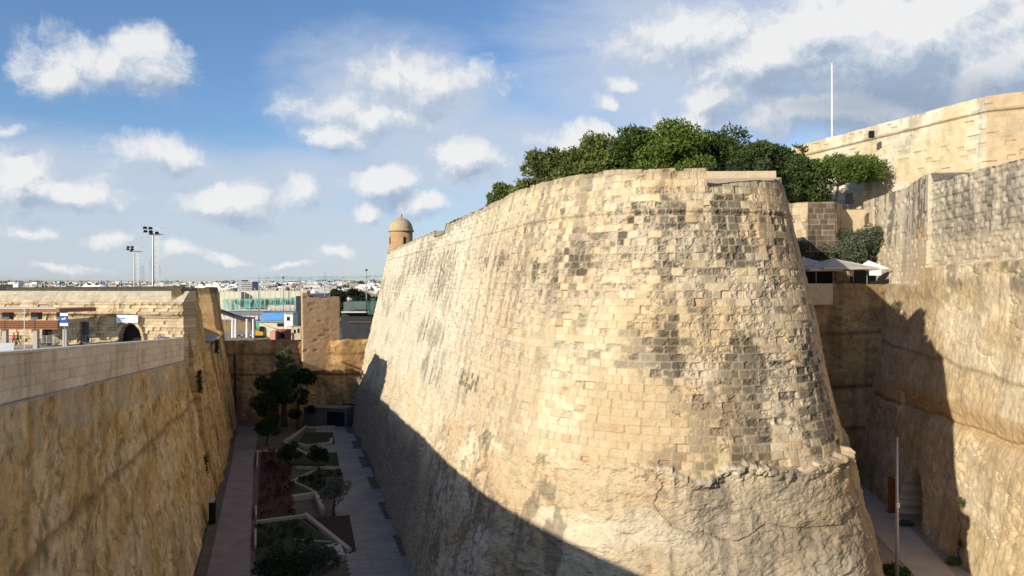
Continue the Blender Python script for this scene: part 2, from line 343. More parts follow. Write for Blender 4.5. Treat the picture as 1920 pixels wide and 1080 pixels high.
# ------------------------------------------------------------------ THE BASTION
raw = [(-26.1, 163.3), (.48, 70), (2.6, 62.4), (5.2, 56.9), (10, 53.6), (15.5, 53.6), (19.0, 55.2), (21.0, 59.6), (23.2, 66), (27, 77.5), (31, 89), (35, 100), (40, 114)]
pth = [np.array(raw[0]), np.array([-1, 75.2])] + list(chaikin(raw[1:], 3)[1:])
BP = Path(pth)
ZREF = 36.0; BAT = .23
s70 = BP.near(.48, 70); s109 = BP.near(-10.6, 109); s102 = BP.near(-8.6, 102); sstep = BP.near(13.3, 53.4)
def bastion_top(S):
    S = np.asarray(S, float)
    z = np.interp(S, [0, s109 - .01, s102, s70 - 12, s70, s70 + 9, sstep, sstep + 1.2, BP.near(19, 55.2), BP.near(21, 59.6), BP.near(23.2, 66), BP.near(27, 77.5), BP.near(31, 89), BP.L],
                  [35.0, 35.6, 36.0, 36.3, 36.6, 36.3, 36.2, 36.2, 35.6, 35.4, 36.6, 38.7, 39.3, 39.0])  # unseen right flank raised so that its shadow climbs the right ditch wall
    z = np.where((S > s109) & (S < s102 - .3), 34.7, z)
    z = np.where((S > sstep + .25) & (S < BP.near(19, 55.2)), np.interp(S, [sstep, BP.near(19, 55.2)], [34.85, 35.5]), z)
    r = np.floor(S / .9)
    return z + (_h(r, r * 0, 5) - .5) * .10 - (_h(np.floor(S / .45), r * 0, 6) > .93) * .16 + (fbm(S * .3, S * 0, 3, 9) - .5) * .15
def project_front(px, py):
    """the point (s, z) of the bare bastion face that the photograph shows there (used once, to survey where its stains lie)"""
    S = np.linspace(0, BP.near(24, 68), 1400)[:, None]; Z = np.linspace(0, 37, 300)[None, :]
    x, y = BP.xy(S); nx, ny = BP.nrm(S, 2); o = BAT * (ZREF - Z); X = x + nx * o; Y = y + ny * o
    d = (960 + X / Y * FPX - px) ** 2 + (HOR + (EYE - Z) / Y * FPX - py) ** 2
    i = np.unravel_index(np.argmin(d), d.shape); return S[i[0], 0], Z[0, i[1]]
ZLINE = 16.0
def zline(S): return ZLINE + (fbm(S * .09, S * 0 + 2, 3, 21) - .5) * 5.5 * (1 - ss(S, s70 - 10, s70 + 8) * .75) + np.round((vn(S * .8, S * 0 + 3, 22) - .5) * 3.4) * .52 * .5 + (fbm(S * 2.2, S * 0 + 3, 3, 23) - .5) * .9 * (1 - ss(S, s70, s70 + 10) * .3)
def zone(S, Z, pts):
    t = np.zeros(S.shape)
    for (px, py, rs, rz, w) in pts:
        s, z = _zc.setdefault((px, py), project_front(px, py)); t = np.maximum(t, w * np.exp(-(((S - s) / rs) ** 2 + ((Z - z) / rz) ** 2)))
    return t
_zc = {}
STAIN = [(1380, 400, 8, 1.8, 1.0), (1290, 400, 4, 1.5, .5), (1440, 470, 6, 1.6, .9), (1240, 500, 3, 1.5, .6), (1330, 800, 1.3, 4, 1.5), (1390, 790, 1.5, 4.5, 1.6), (1450, 770, 1.6, 5.5, 1.5), (1500, 740, 2.0, 6, 1.3), (1545, 740, 2.6, 5, 1.3),
         (1450, 690, 3, 3, 1.0), (1240, 660, 2.4, 2.8, .9), (1240, 870, 1.6, 1.5, .8), (1080, 490, 3, 1.6, .7), (1030, 520, 5, 1.4, .5), (1090, 600, 1, 5, .5), (830, 500, 9, 3, .9), (745, 540, 14, 4, .7), (930, 490, 6, 1.4, .8), (1005, 500, 3, 1.2, .7),
         (800, 620, 16, 2.4, .9), (880, 715, 5, 1.6, .8), (790, 760, 8, 1.5, .4), (1130, 400, 3, 1, .4), (1000, 430, 5, 1, .5), (930, 390, 6, 1, .3), (1160, 440, 1, 3, .6), (1180, 900, 3, .8, .4)]
ERODE = [(1300, 560, 9, 5, .75), (1340, 650, 6, 5, .95), (1400, 430, 6, 2, .6), (1100, 680, 4, 5, .45), (1280, 470, 7, 3, .6), (1080, 580, 6, 5, .3), (960, 560, 10, 6, .4), (800, 480, 22, 5, .8), (1060, 690, 2, 3, .7), (870, 440, 10, 4, .6), (1420, 560, 5, 6, .6), (1200, 450, 5, 2, .4), (1480, 600, 4, 7, .4)]
FRESH = [(1090, 780, 8, 4.0, 1), (1000, 800, 8, 4, .8), (1050, 630, 7, 2, .8), (1160, 600, 3, 2, .6), (1190, 760, 3.5, 3, .9)]
def bastion_fields(S, Z):
    if hasattr(bastion_fields, 'c') and bastion_fields.c[0] == S.shape: return bastion_fields.c[1]
    H_ = .52
    r, c, j = blocks(S, Z, H_, .60, 40, jit=.3)
    h1 = _h(c, r, 1); h2 = _h(c, r, 2); h3 = _h(c, r, 3); h4 = _h(c, r, 4)
    left = 1 - ss(S, s70 - 22, s70 + 6)                       # the long battered flank is softer and paler
    fresh = zone(S, Z, FRESH)
    ez = zone(S, Z, ERODE) + .17 + (fbm(S * .12, Z * .16, 3, 31) - .5) * .75 - .55 * fresh
    ez = ez * ss(Z, 15.5, 19) + (1 - ss(Z, 15.5, 19)) * .10
    er = (h1 < np.clip(ez, .02, .93)).astype(float)
    rec = ((h2 < .045 + .05 * ez) & (er < .5)).astype(float)
    n1 = fbm(S * 3.3, Z * 3.3, 4, 50, .6); n2 = fbm(S * 8, Z * 8, 3, 51, .6)
    disp = -(1 - ss(j, .0, .045)) * .035 * (1 - er)                       # joints
    rag = ss(j + (n1 - .5) * .25, -.02, .12)
    disp = disp + er * (-.04 - .12 * h3 + (n1 - .5) * .38 + (n2 - .5) * .20) * np.clip(rag + .25, 0, 1)
    disp = disp - rec * (.06 + .14 * h4)
    disp = disp + (1 - er) * ((h4 - .5) * .045 + (n2 - .5) * .05)
    big = (fbm(S * .07, Z * .10, 3, 60) - .5) * .7                          # the wall is no longer true
    disp = disp + big
    cord = np.exp(-((Z - 33.15) / .14) ** 2) * .10 + (Z > 33.25) * .0; disp = disp + cord - np.exp(-((Z - 32.9) / .09) ** 2) * .08
    # --- stains
    Sm, Zm = blocks.mid; S0, Z0 = S, Z; qn = ss(S, s70 - 20, s70 + 4); S = S * (1 - qn) + (S * .25 + Sm * .75) * qn; Z = Z * (1 - qn) + (Z * .4 + Zm * .6) * qn
    streak = fbm(S * .75, Z * .07, 4, 70, .55); streak2 = fbm(S * 2.2, Z * .16, 3, 71); sv = vn(S * 1.0 + .5 * fbm(S * .5, Z * .3, 3, 73), Z * .035, 72) * .8 + .2 * n1
    st = zone(S, Z, STAIN)
    d = ss(streak * .62 + streak2 * .38 + (h2 - .5) * .10 + (n1 - .5) * .10, .57, .66) * .6 + ss(st * (-.12 + 2.0 * (streak2 * .3 + sv * .7)) + (h3 - .5) * .26 + (n1 - .5) * .10, .52, .64)
    S, Z = S0, Z0
    d = d * (1 - .8 * fresh) * (1 - .35 * left)
    d = np.clip(d, 0, 1)
    jl = ss(j, .005, .055)
    d = d * (.22 + .78 * jl)
    base = C3((.57, .45, .285), S.shape)
    base = mixc(base, (.66, .56, .40), ss(h3, .35, .9) * .5)
    base = mixc(base, (.56, .40, .22), (h4 > .78) * .35 * (.4 + .6 * ss(S, s70, s70 + 14)))
    base = mixc(base, (.48, .32, .17), (h4 > .96) * .4)
    base = mixc(base, (.40, .34, .26), er * (.35 + .4 * n1))
    base = mixc(base, (.70, .625, .48), left * .7)
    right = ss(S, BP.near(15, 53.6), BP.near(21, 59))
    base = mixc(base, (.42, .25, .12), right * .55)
    base = base * (.80 + .40 * fbm(S * .25, Z * .25, 5, 80, .6))[..., None]
    base = mixc(base, (.50, .35, .18), ss(fbm(S * .11, Z * .16, 4, 83), .46, .62) * .55 * (1 - left))
    grey = mixc(C3((.050, .041, .030), S.shape), (.105, .09, .068), h1)
    grey = mixc(grey, (.18, .155, .12), left * .75)
    colr = base + (grey - base) * (d * .86)[..., None]
    # a grey bloom over the eroded flank
    gl = left * ss(fbm(S * .09, Z * .22, 4, 81), .47, .68) * ss(fbm(S * 1.3, Z * .35, 3, 82), .35, .65)
    colr = mixc(colr, (.24, .21, .16), gl * .8)
    colr = colr * (1 - .30 * (1 - ss(j, 0, .05)) * (1 - er) * (1 - d))[..., None]
    pt_ = ss(fbm(S * 4.2, Z * 3.2, 3, 84, .6), .58, .70); colr = mixc(colr, (.16, .13, .095), pt_ * (.30 + .35 * er) * (1 - .7 * fresh))  # pit holes as dark speckles, their small shadows put into the colour
    # top courses: lichen darkened edge
    colr = mixc(colr, (.22, .19, .13), ss(Z - (bastion_top(S[:, 0])[:, None] - .9), 0, .7) * (.25 + .5 * streak2))
    # --- living rock below the masonry
    zl = zline(S); rock = 1 - ss(Z - zl, -.08, .10)
    dd = zl - Z
    flute = (fbm(S * .8, Z * .12, 4, 90) - .5) * .55
    rdg = 1 - np.abs(2 * fbm(S * .45 + Z * .1, Z * .5, 4, 88, .6) - 1); chis = fbm(S * 5.5, Z * .9, 3, 89); bulge = (fbm(S * .13, Z * .12, 5, 91, .55) - .5) * 1.5 - (1 - rdg) * .5 + (chis - .5) * .09
    cr = np.abs(fbm(S * .16 + Z * .05, Z * .2, 4, 92) - .5); crack = -(1 - ss(cr, 0, .012)) * .22
    lip = np.exp(-((dd - .22 - (n1 - .5) * .8) / .40) ** 2) * (-.25 + 1.6 * fbm(S * .8, Z * .4, 4, 93, .6)) * (.15 + .85 * zone(S, Z, [(1450, 870, 5.0, 3, 1.0), (1520, 860, 4.5, 3, .9), (1330, 890, 4, 2, .5)]))
    rd = .05 + bulge * ss(dd, 0, 3) + flute * ss(dd, 0, .8) + (n1 - .5) * .26 + (n2 - .5) * .13 + crack + lip * 1.0
    disp = lerp(disp, rd, rock)
    rc = C3((.53, .415, .26), S.shape) * (.82 + .36 * chis)[..., None]
    rc = mixc(rc, (.64, .54, .38), ss(fbm(S * .3, Z * .5, 4, 94), .4, .65))
    rc = mixc(rc, (.50, .35, .19), ss(fbm(S * .2, Z * .25, 4, 95), .5, .68) * .6)
    pit = ss(fbm(S * 1.8, Z * 1.8, 4, 96, .65), .52, .66)
    rc = mixc(rc, (.20, .17, .13), pit * .7 * ss(fbm(S * .15, Z * .2, 3, 97), .35, .6))
    rc = mixc(rc, (.12, .10, .075), ss(fbm(S * .8, Z * .1, 4, 98) * .6 + fbm(S * 3, Z * .8, 3, 99) * .4, .55, .66) * .6)
    rc = mixc(rc, (.62, .54, .39), left * .45)
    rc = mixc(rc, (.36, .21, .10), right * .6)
    rc = mixc(rc, (.21, .18, .14), zone(S, Z, [(1450, 1030, 6, 4.5, .75), (1480, 900, 1.3, 3, .8), (1540, 990, 1.3, 6, .6)]) * (.4 + .8 * n1))
    rc = mixc(rc, (.20, .165, .13), ss(10.5 - Z + fbm(S * .5, Z * 0, 3, 86) * 2, 0, 4) * .8 * left)  # foot of the left flank darkened, the ditch shadow put into its colour
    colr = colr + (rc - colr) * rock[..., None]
    bastion_fields.c = (S.shape, (disp, colr)); return disp, colr
sA = []; q = 0.0; sEnd = BP.near(24.5, 70)
while q < BP.L:
    sA.append(q)
    y = BP.xy(q)[1]
    if q < s70: q += max(.085, .085 + (y - 66) * .0035)
    elif q < BP.near(22, 62): q += .075
    elif q < sEnd: q += .15
    else: q += 1.0
sA.append(BP.L); sA = np.array(sA)
# split a column on each side of the steps in the rim so that they stay sharp
for q in (s109, s102 - .3, sstep + .25): sA = np.sort(np.append(sA, [q - .01, q + .01]))
ZA = np.arange(-1.0, 39.81, .0743)
bast = empty('bastion', (0, 95, 0), 0, 'huge battered limestone bastion with a rounded nose, standing between the two ditches', 'bastion')
def P0(o, root):                                  # keep world coordinates under a moved root
    o.parent = root; o.matrix_parent_inverse = mathutils.Matrix.Translation(root.location).inverted() if root.rotation_euler.z == 0 else root.matrix_basis.inverted(); return o
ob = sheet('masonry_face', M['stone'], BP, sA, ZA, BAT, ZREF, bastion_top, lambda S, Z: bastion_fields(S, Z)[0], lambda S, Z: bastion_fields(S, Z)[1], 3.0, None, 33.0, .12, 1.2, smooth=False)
P0(ob, bast)
# terreplein and the low rear parapet
ix = np.arange(0, len(BP.P)); inner = [(x - nx * 2.6, y - ny * 2.6) for (x, y), (nx, ny) in zip(BP.P, zip(*BP.nrm(BP.cs, 1.0)))]
mb = MB(); mb.prism(inner + [(20, 160)], 30.0, 34.6); P0(mb.build('earth_platform', M['soil']), bast)
mb = MB()
mb.prism([(13.6, 54.3), (19.2, 56.3), (21.6, 61.5), (14.9, 61.5)], 33.5, [34.95, 35.5, 36.55, 36.45])
P0(mb.build('sloping_rampart_top', mat('sunlit_rampart_stone', (.56, .44, .29), .95, 1.5, .2, .5)), bast)
rl = MB()
for q_ in np.linspace(0, 1, 14): rl.bar((14.9 + 6.2 * q_, 62.0 + .35 * q_, 36.9), (14.9 + 6.2 * q_, 62.0 + .35 * q_, 37.75), .05)
rl.bar((14.9, 62.0, 37.72), (21.1, 62.35, 37.8), .06).bar((14.9, 62.0, 37.4), (21.1, 62.35, 37.45), .04)
P0(rl.build('rampart_railing', M['black_metal']), bast)
mb = MB(); mb.bar((14.9, 61.9, 35.95), (21.3, 62.3, 36.05), .7, 2.2); P0(mb.build('rear_parapet', M['cream']), bast)

# guard turret
gt = empty('guard_turret', (-23.3, 161.2, 35.0), 0, 'round orange stone guard turret with a domed roof on the far corner of the bastion', 'turret')
MB().lathe((0, 0, 0), [(2.75, -.6), (2.75, .5), (2.45, .55), (2.42, 4.0)]).build('turret_wall', M['orange_stone'], gt, True)
MB().lathe((0, 0, 4.0), [(2.7, 0), (2.72, .35), (2.5, .42)] + [(2.5 * math.cos(a), .42 + 2.5 * math.sin(a)) for a in np.linspace(.05, 1.45, 9)]).build('dome', M['dome_stone'], gt, True)
MB().lathe((0, 0, 6.85), [(.35, 0), (.2, .3), (.32, .5), (.22, .85), (.04, 1.1)], 10).build('finial', M['dome_stone'], gt)
for a in (-2.6, -1.15): MB().box((2.40 * math.cos(a), 2.40 * math.sin(a), 2.1), (.2, .42, 1.4), a).build('slit_window', M['dark'], gt)

# ------------------------------------------------------------------ generic rock and masonry looks
def rock_look(seed, base, dark, light, flute=.5, big=1.2, strata=(), wet=.5, pits=.5, fl_scale=.5, fine=.24):
    def D(S, Z):
        d = (fbm(S * .12, Z * .12, 4, seed) - .5) * big + (fbm(S * fl_scale, Z * .08, 4, seed + 1) - .5) * flute + (fbm(S * 1.6, Z * 1.6, 4, seed + 2, .65) - .5) * fine - np.abs(2 * fbm(S * .35, Z * .5, 4, seed + 9, .6) - 1) * fine * 1.6 + (fbm(S * 3.2, Z * .7, 3, seed + 10) - .5) * .10
        cr = np.abs(fbm(S * .11, Z * .25 + S * .05, 4, seed + 3) - .5); d = d - (1 - ss(cr, 0, .010)) * .25
        for (z0, a, dep) in strata:
            zz = z0 + a * S + (fbm(S * .2, S * 0, 3, seed + 4) - .5) * .8
            d = d - np.exp(-((Z - zz) / .22) ** 2) * dep
        return d
    def K(S, Z):
        c = C3(base, S.shape); c = mixc(c, light, ss(fbm(S * .18, Z * .3, 4, seed + 5), .42, .66))
        c = mixc(c, dark, ss(fbm(S * .55, Z * .06, 4, seed + 6), .52, .68) * wet)
        c = mixc(c, tuple(v * .45 for v in base), ss(fbm(S * 1.5, Z * 1.3, 4, seed + 7, .65), .54, .68) * pits)
        for (z0, a, dep) in strata:
            zz = z0 + a * S + (fbm(S * .2, S * 0, 3, seed + 4) - .5) * .8
            c = mixc(c, dark, np.exp(-((Z - zz) / .3) ** 2) * .6)
        return c * (.70 + .60 * fbm(S * .5, Z * .9, 5, seed + 8, .65))[..., None]
    return D, K
def ashlar_look(seed, h, w, base, alt, stain, st=.5, er=.2, joint=.03, rough=.12, sc=1.0, z0=0, jd=.04, jw=.05, streak=(.6, .07)):
    def F(S, Z):
        r, c, j = blocks(S, Z, h, w, seed, z0); h1 = _h(c, r, seed + 1); h2 = _h(c, r, seed + 2); h3 = _h(c, r, seed + 3)
        e = (h1 < er * (.4 + 1.3 * fbm(S * .1 * sc, Z * .12 * sc, 3, seed + 4))).astype(float); n = fbm(S * 2.6, Z * 2.6, 4, seed + 5, .6)
        d = -(1 - ss(j, 0, jw)) * joint + e * (-.1 - .12 * h2 + (n - .5) * rough * 2.4) + (h3 - .5) * .04 + (fbm(S * .1, Z * .1, 3, seed + 6) - .5) * .4
        k = C3(base, S.shape); k = mixc(k, alt, ss(h2, .3, .95)); s_ = fbm(S * streak[0], Z * streak[1], 4, seed + 7) * .7 + fbm(S * 2, Z * .2, 3, seed + 8) * .3
        k = mixc(k, stain, ss(s_ + (h3 - .5) * .16, .60 - .18 * st, .72 - .18 * st) * .8); k = mixc(k, tuple(.7 * v for v in base), e * .6)
        k = k * (.85 + .3 * fbm(S * .4, Z * .4, 4, seed + 9))[..., None] * (1 - (1 - ss(j, 0, jw)) * jd * 8)[..., None]
        return d, k
    return (lambda S, Z: F(S, Z)[0]), (lambda S, Z: F(S, Z)[1])

# ------------------------------------------------------------------ LEFT DITCH WALL (rock) with the new parapet
def wl(Y): return -28.7 - .2456 * (Y - 43)                  # parapet line
def ptop(Y): return 24.06 - .0554 * (Y - 43)
lw = empty('ditch_wall', (-38, 70, 0), 0, 'brown streaked rock wall with a pale block parapet on the left side of the garden ditch', 'wall')
LP = Path([(wl(-20), -20), (wl(104.5), 104.5)])
D, K = rock_look(200, (.64, .41, .165), (.22, .135, .055), (.74, .53, .27), flute=.22, big=1.0, strata=((12.5, .0, .2),), wet=.42, pits=.75)
def lean(S, Z): y = LP.xy(S)[1]; return S + 3.6 * np.interp(y, [-20, 43, 100], [8.2, 7.9, 3.9]) * np.clip((21 - .055 * (y - 43) - Z) / 21, 0, 1) ** np.interp(y, [60, 95], [1.7, 1.05])
def D1(S, Z):
    y = LP.xy(S)[1]; fo = np.interp(y, [-20, 43, 100], [8.2, 7.9, 3.9])         # the foot stands out from the top
    return D(lean(S, Z), Z) * ss(18.5 - Z, -3, 3) + fo * np.clip((21 - .055 * (y - 43) - Z) / 21, 0, 1) ** np.interp(y, [60, 95], [1.7, 1.05]) + .25
def K1(S, Z):
    y = LP.xy(S)[1]; k = K(lean(S, Z), Z); zt = ptop(y) - 2.8
    up = ss(Z - zt, -3.3, -2.6); k = mixc(k, (.50, .40, .26), up * .75 * ss(fbm(S * .5, Z * .15, 4, 222), .3, .6))
    k = mixc(k, (.46, .40, .34), ss(Z - zt, -.22, -.1)); return k
sL = np.concatenate([np.arange(0, 55, .5), np.arange(55, LP.L, .14)]); sL = np.append(sL, LP.L)
P0(sheet('rock_face', M['rock'], LP, sL, np.arange(-1, 25, .16), 0, 0, lambda S: ptop(LP.xy(S)[1]) - 2.82, D1, K1, 2.5, None, None), lw)
Dp, Kp = ashlar_look(240, .70, 2.9, (.72, .56, .38), (.78, .66, .50), (.56, .44, .30), st=.15, er=.0, joint=.03, jd=.035, jw=.06)
def slope_z(F): return lambda S, Z: F(S, Z - ptop(LP.xy(S)[1]))
sP = sL[sL < LP.near(wl(100.1), 100.1)]
P0(sheet('parapet', M['stone'], LP, sP, np.arange(15, 28, .0875), 0, 0, lambda S: ptop(LP.xy(S)[1]), slope_z(Dp), slope_z(Kp), .8, None, 14, 0, capcol=(.66, .60, .50)), lw)
mb = MB(); mb.bar((wl(-20) - .4, -20, ptop(-20) + .06), (wl(100) - .4, 100, ptop(100) + .06), 1.0, .14)
P0(mb.build('coping', mat('pale_coping', (.68, .62, .52), .8, 1.5, .08, .15)), lw)

# ------------------------------------------------------------------ GATE BUILDING with the tunnel arch
gb = empty('gate_building', (-60, 104, 19.9), 0, 'low weathered stone fort building with a round tunnel arch under a white sign board', 'fort building')
GP = Path([(-125, 113.9), (-42.9, 100.1)])
def gs(px): # s along the facade for a pixel column
    q = np.linspace(0, GP.L, 6000); x, y = GP.xy(q); return q[np.argmin(np.abs(960 + x / y * FPX - px))]
sa, sd1, sd2 = gs(245), gs(157.5), gs(88)
aw = (gs(266) - gs(224)) / 2
Dg, Kg = ashlar_look(260, .42, .8, (.56, .43, .26), (.62, .50, .33), (.26, .21, .13), st=.35, er=.35, rough=.05, joint=.015, jd=.03)
def opening(S, Z):
    a = ((np.abs(S - sa) < aw) & (Z < 20.7)) | ((((S - sa) / aw) ** 2 + ((Z - 20.7) / 2.1) ** 2) < 1)
    d1 = (np.abs(S - sd1) < (gs(166) - gs(149)) / 2) & (Z < 22.9); d2 = (np.abs(S - sd2) < (gs(97) - gs(80)) / 2) & (Z < 21.9)
    return a, d1, d2
def D2(S, Z):
    d = Dg(S, Z) * (1 - .85 * ss(Z, 25.2, 25.6)) + (fbm(S * .5, Z * .7, 4, 265) - .5) * .5 * ss(Z, 25.4, 26); a, d1, d2 = opening(S, Z)
    d = d + np.exp(-((Z - 24.15) / .28) ** 2) * .5 + ss(Z, 24.3, 24.5) * .1 - np.clip(Z - 25.5, 0, 9) * .95 + (np.abs(Z - 25.45) < .06) * .12
    rim = (((np.abs(S - sa) < aw + .45) & (Z < 20.7)) | ((((S - sa) / (aw + .45)) ** 2 + ((Z - 20.7) / 2.6) ** 2) < 1))
    d = np.where(rim, .22, d); d = np.where(a, -7, d); d = np.where(d1 | d2, -.8, d); return d
def K2(S, Z):
    k = Kg(S, Z); a, d1, d2 = opening(S, Z)
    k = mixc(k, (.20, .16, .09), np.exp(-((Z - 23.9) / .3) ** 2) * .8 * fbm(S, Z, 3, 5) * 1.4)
    k = mixc(k, (.48, .43, .33), ss(Z, 25.6, 26) * .6)
    k = mixc(k, (.03, .028, .025), a * 1.0); k = mixc(k, (.05, .055, .07), (d1 | d2) * 1.0); return k  # tunnel painted near black for the shade inside it
P0(sheet('facade', M['stone'], GP, np.concatenate([np.arange(0, 35, .5), np.arange(35, GP.L, .115), [GP.L]]), np.arange(17, 27.25, .105), 0, 0, lambda S: 27.1 + 0 * S, D2, K2, 3, None, None, .0, e=.1, smooth=False), gb)
SP = Path([(-43.25, 101.2), (-60.6, 157), (-61.5, 160)])
Ds, Ks = rock_look(280, (.56, .35, .14), (.18, .11, .045), (.64, .43, .20), flute=1.0, big=1.0, wet=.8, pits=.7)
def D3(S, Z):
    d = Ds(S, Z) * .8 + (27.3 - Z) / 27.3 * 4.1
    n = ss(S, 19, 20) * (1 - ss(S, 47, 48)) * ss(Z, 18.4, 18.8); d = d - n * 20
    d = d + np.exp(-((Z - 18.6) / .5) ** 2) * .9 * ss(S, 26, 30) * (1 - ss(S, 50, 53)); return d
def K3(S, Z):
    k = Ks(S, Z); n = ss(S, 19, 20) * (1 - ss(S, 47, 48)) * ss(Z, 18.8, 19.0) * (1 - ss(Z, 26, 26.4)); k = mixc(k, (.20, .155, .13), n * .8)  # recess painted darker, its shade put into the wall colour
    k = mixc(k, (.47, .31, .15), ss(Z, 18, 20) * (1 - n) * .6); k = mixc(k, (.10, .095, .05), ss(Z, 25.8, 26.6) * .8); k = mixc(k, (.5, .45, .36), np.exp(-((Z - 18.6) / .5) ** 2) * .9 * ss(S, 30, 33) * (1 - ss(S, 44, 47))); return k
P0(sheet('ditch_side_wall', M['rock'], SP, np.arange(0, SP.L, .22), np.arange(-1, 27.6, .16), 0, 0, lambda S: 27.45 + (fbm(S * .4, S * 0, 3, 8) - .5) * .5, D3, K3, lambda S: 1.5 + 20.5 * ss(S, 19, 20) * (1 - ss(S, 47, 48)), None, None, smooth=False), gb)
roof = [(-124, 116), (-44.9, 102.5), (-50.0, 119), (-69.5, 113), (-78, 140), (-60.3, 148.5), (-62.3, 158), (-124, 158)]
P0(MB().prism(roof, 18, 26.9).build('roof', mat('rubble_roof', (.40, .35, .26), .95, .5, .25, .8, bscale=4, dist=.15)), gb)
mb = MB(); mb.bar((-82, 113.5, 27.2), (-45.5, 106.5, 27.45), .5, .6); P0(mb.build('dark_roof_kerb', mat('dark_mossy_stone', (.07, .065, .045), .95, 2, .3, .5)), gb)
def fpt(px, dz, off): # a point proud of the facade by off, dz above the plaza
    s = gs(px); x, y = GP.xy(s); nx, ny = GP.nrm(s); return (x + nx * off, y + ny * off, 19.9 + dz)
frz = math.atan2(GP.P[1][1] - GP.P[0][1], GP.P[1][0] - GP.P[0][0])
for (px, w, h_, m_) in ((157.5, 1.25, 3.0, mat('grey_door_paint', (.09, .10, .13), .6, 2, .1)), (88, 1.15, 2.0, M['dark'])):
    p = fpt(px, h_ / 2, -.62); P0(MB().box(p, (w, .1, h_), frz).build('door', m_), gb)
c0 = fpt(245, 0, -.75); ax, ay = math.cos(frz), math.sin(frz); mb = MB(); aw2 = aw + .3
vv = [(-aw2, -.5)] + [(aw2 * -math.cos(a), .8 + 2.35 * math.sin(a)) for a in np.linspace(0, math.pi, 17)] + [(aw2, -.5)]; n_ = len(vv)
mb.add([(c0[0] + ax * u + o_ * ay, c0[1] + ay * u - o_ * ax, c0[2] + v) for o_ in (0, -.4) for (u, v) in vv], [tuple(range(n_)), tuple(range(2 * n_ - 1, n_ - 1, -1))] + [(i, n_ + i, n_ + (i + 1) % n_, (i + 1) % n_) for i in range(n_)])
P0(mb.build('tunnel_shade_panel', M['dark']), gb)  # dark panel added inside the arch, standing in for the unlit tunnel
# sign board
p = fpt(243, 3.55, .45); sb = empty('sign_board', p, frz, 'long white sign board with faint blue lettering fixed above the tunnel arch', 'sign')
MB().box((0, 0, 0), (3.1, .12, .95)).build('board', mat('white_sign', (.80, .82, .86), .5, 2, .03), sb)
mb = MB()
for k, (x0, w) in enumerate(((-1.1, .14), (-.93, .1), (-.80, .16), (-.6, .12), (-.45, .15), (-.27, .1))): mb.box((x0, -.075, .05), (w, .02, .22 if k % 2 else .28))
mb.box((-.75, -.075, -.22), (.9, .02, .07)); mb.box((.7, -.075, -.18), (1.0, .02, .06)); mb.build('blue_lettering', mat('sign_blue', (.10, .25, .55), .6, 2, .05), sb)

# ------------------------------------------------------------------ RIGHT DITCH WALL (rock below, masonry above)
RP = Path([(54.0, 127), (49.6, 96), (46.1, 69), (41.5, 34)])
rw = empty('high_wall', (48, 80, 0), 0, 'tall pale wall of smooth cut rock with grey stained masonry above, right of the bastion', 'wall')
sC = RP.near(49.6, 96)
Dr, Kr = rock_look(300, (.60, .47, .28), (.30, .235, .14), (.68, .57, .39), fine=.12, flute=.10, big=.45, strata=((12.2, .02, .35), (20.5, -.03, .12)), wet=.35, pits=.35, fl_scale=.3)
Da, Ka = ashlar_look(320, .55, .85, (.58, .50, .37), (.48, .41, .30), (.18, .155, .12), st=.66, er=.5, rough=.10, jd=.05, streak=(.5, .11))
Db, Kb = ashlar_look(340, .62, 1.0, (.55, .46, .33), (.58, .49, .35), (.13, .11, .085), st=.66, er=.15, rough=.08, streak=(.85, .018))
def rtop(S): return np.where(S < sC, 41.9 - .012 * (sC - S), 40.6 - .016 * (S - sC)) + (fbm(S * .5, S * 0, 3, 6) - .5) * .3
def zl2(S): return 30.2 + (fbm(S * .15, S * 0 + 7, 3, 44) - .5) * .9
def inset(S): return np.interp(S, [0, RP.near(51.6, 110), sC - .6, sC], [1.4, 1.9, .1, 0])
def D4(S, Z):
    rk = 1 - ss(Z - np.where(S < sC - .5, 28.0, zl2(S)), -.1, .1); m_ = np.where(S < sC, Db(S, Z) + .25 - inset(S), Da(S, Z))
    wob = np.where((Z < 34) & (S > sC), 0, 0)
    r_ = Dr(S, Z) + .5 * (1 - ss(zl2(S) - Z, 1.2, 5)) + .25
    cave = ((((S - (RP.near(48.6, 90))) / 3.4) ** 2 + (Z / 6.2) ** 2) < 1)
    r_ = np.where(cave, -6.5, r_)
    lowslot = np.exp(-((Z - 13.2) / 1.3) ** 2) * -.5; r_ = r_ + np.where(S > RP.near(50, 98), lowslot, 0)
    return lerp(m_ + wob, r_, rk) + .15 * (12.7 - np.minimum(Z, 30)) + .03 * (38 - np.maximum(Z, 30))
def K4(S, Z):
    rk = 1 - ss(Z - np.where(S < sC - .5, 28.0, zl2(S)), -.1, .1); m_ = np.where((S < sC)[..., None], Kb(S, Z), Ka(S, Z)); r_ = Kr(S, Z)
    cave = ((((S - (RP.near(48.6, 90))) / 3.4) ** 2 + (Z / 6.2) ** 2) < 1); r_ = mixc(r_, (.10, .08, .06), cave * .85)  # cave mouth painted dark for the shade inside
    r_ = mixc(r_, (.56, .39, .20), ss(Z, 12.4, 12.7) * (1 - ss(Z, 15.2, 15.5)) * .7)
    p = sC - 0.5; m_ = mixc(m_, (.56, .39, .20), np.exp(-((S - p + 3) / 2.6) ** 2) * ss(37.5 - Z, 0, 4) * .85)
    m_ = mixc(m_, (.60, .50, .35), ss(zl2(S) + 2.8 + fbm(S * .2, Z * 0, 3, 46) * 2 - Z, 0, 1.2) * .6)
    r_ = mixc(r_, (.20, .17, .12), ss(fbm(S * .6, Z * .5, 4, 47), .55, .66) * ss(Z, 25.5, 28.5) * .7)
    r_ = mixc(r_, (.30, .20, .10), ss(Z, 0, 27) * (1 - ss(S, RP.near(49.5, 95), RP.near(48, 86))) * .35)
    return lerp(m_, r_, rk[..., None])
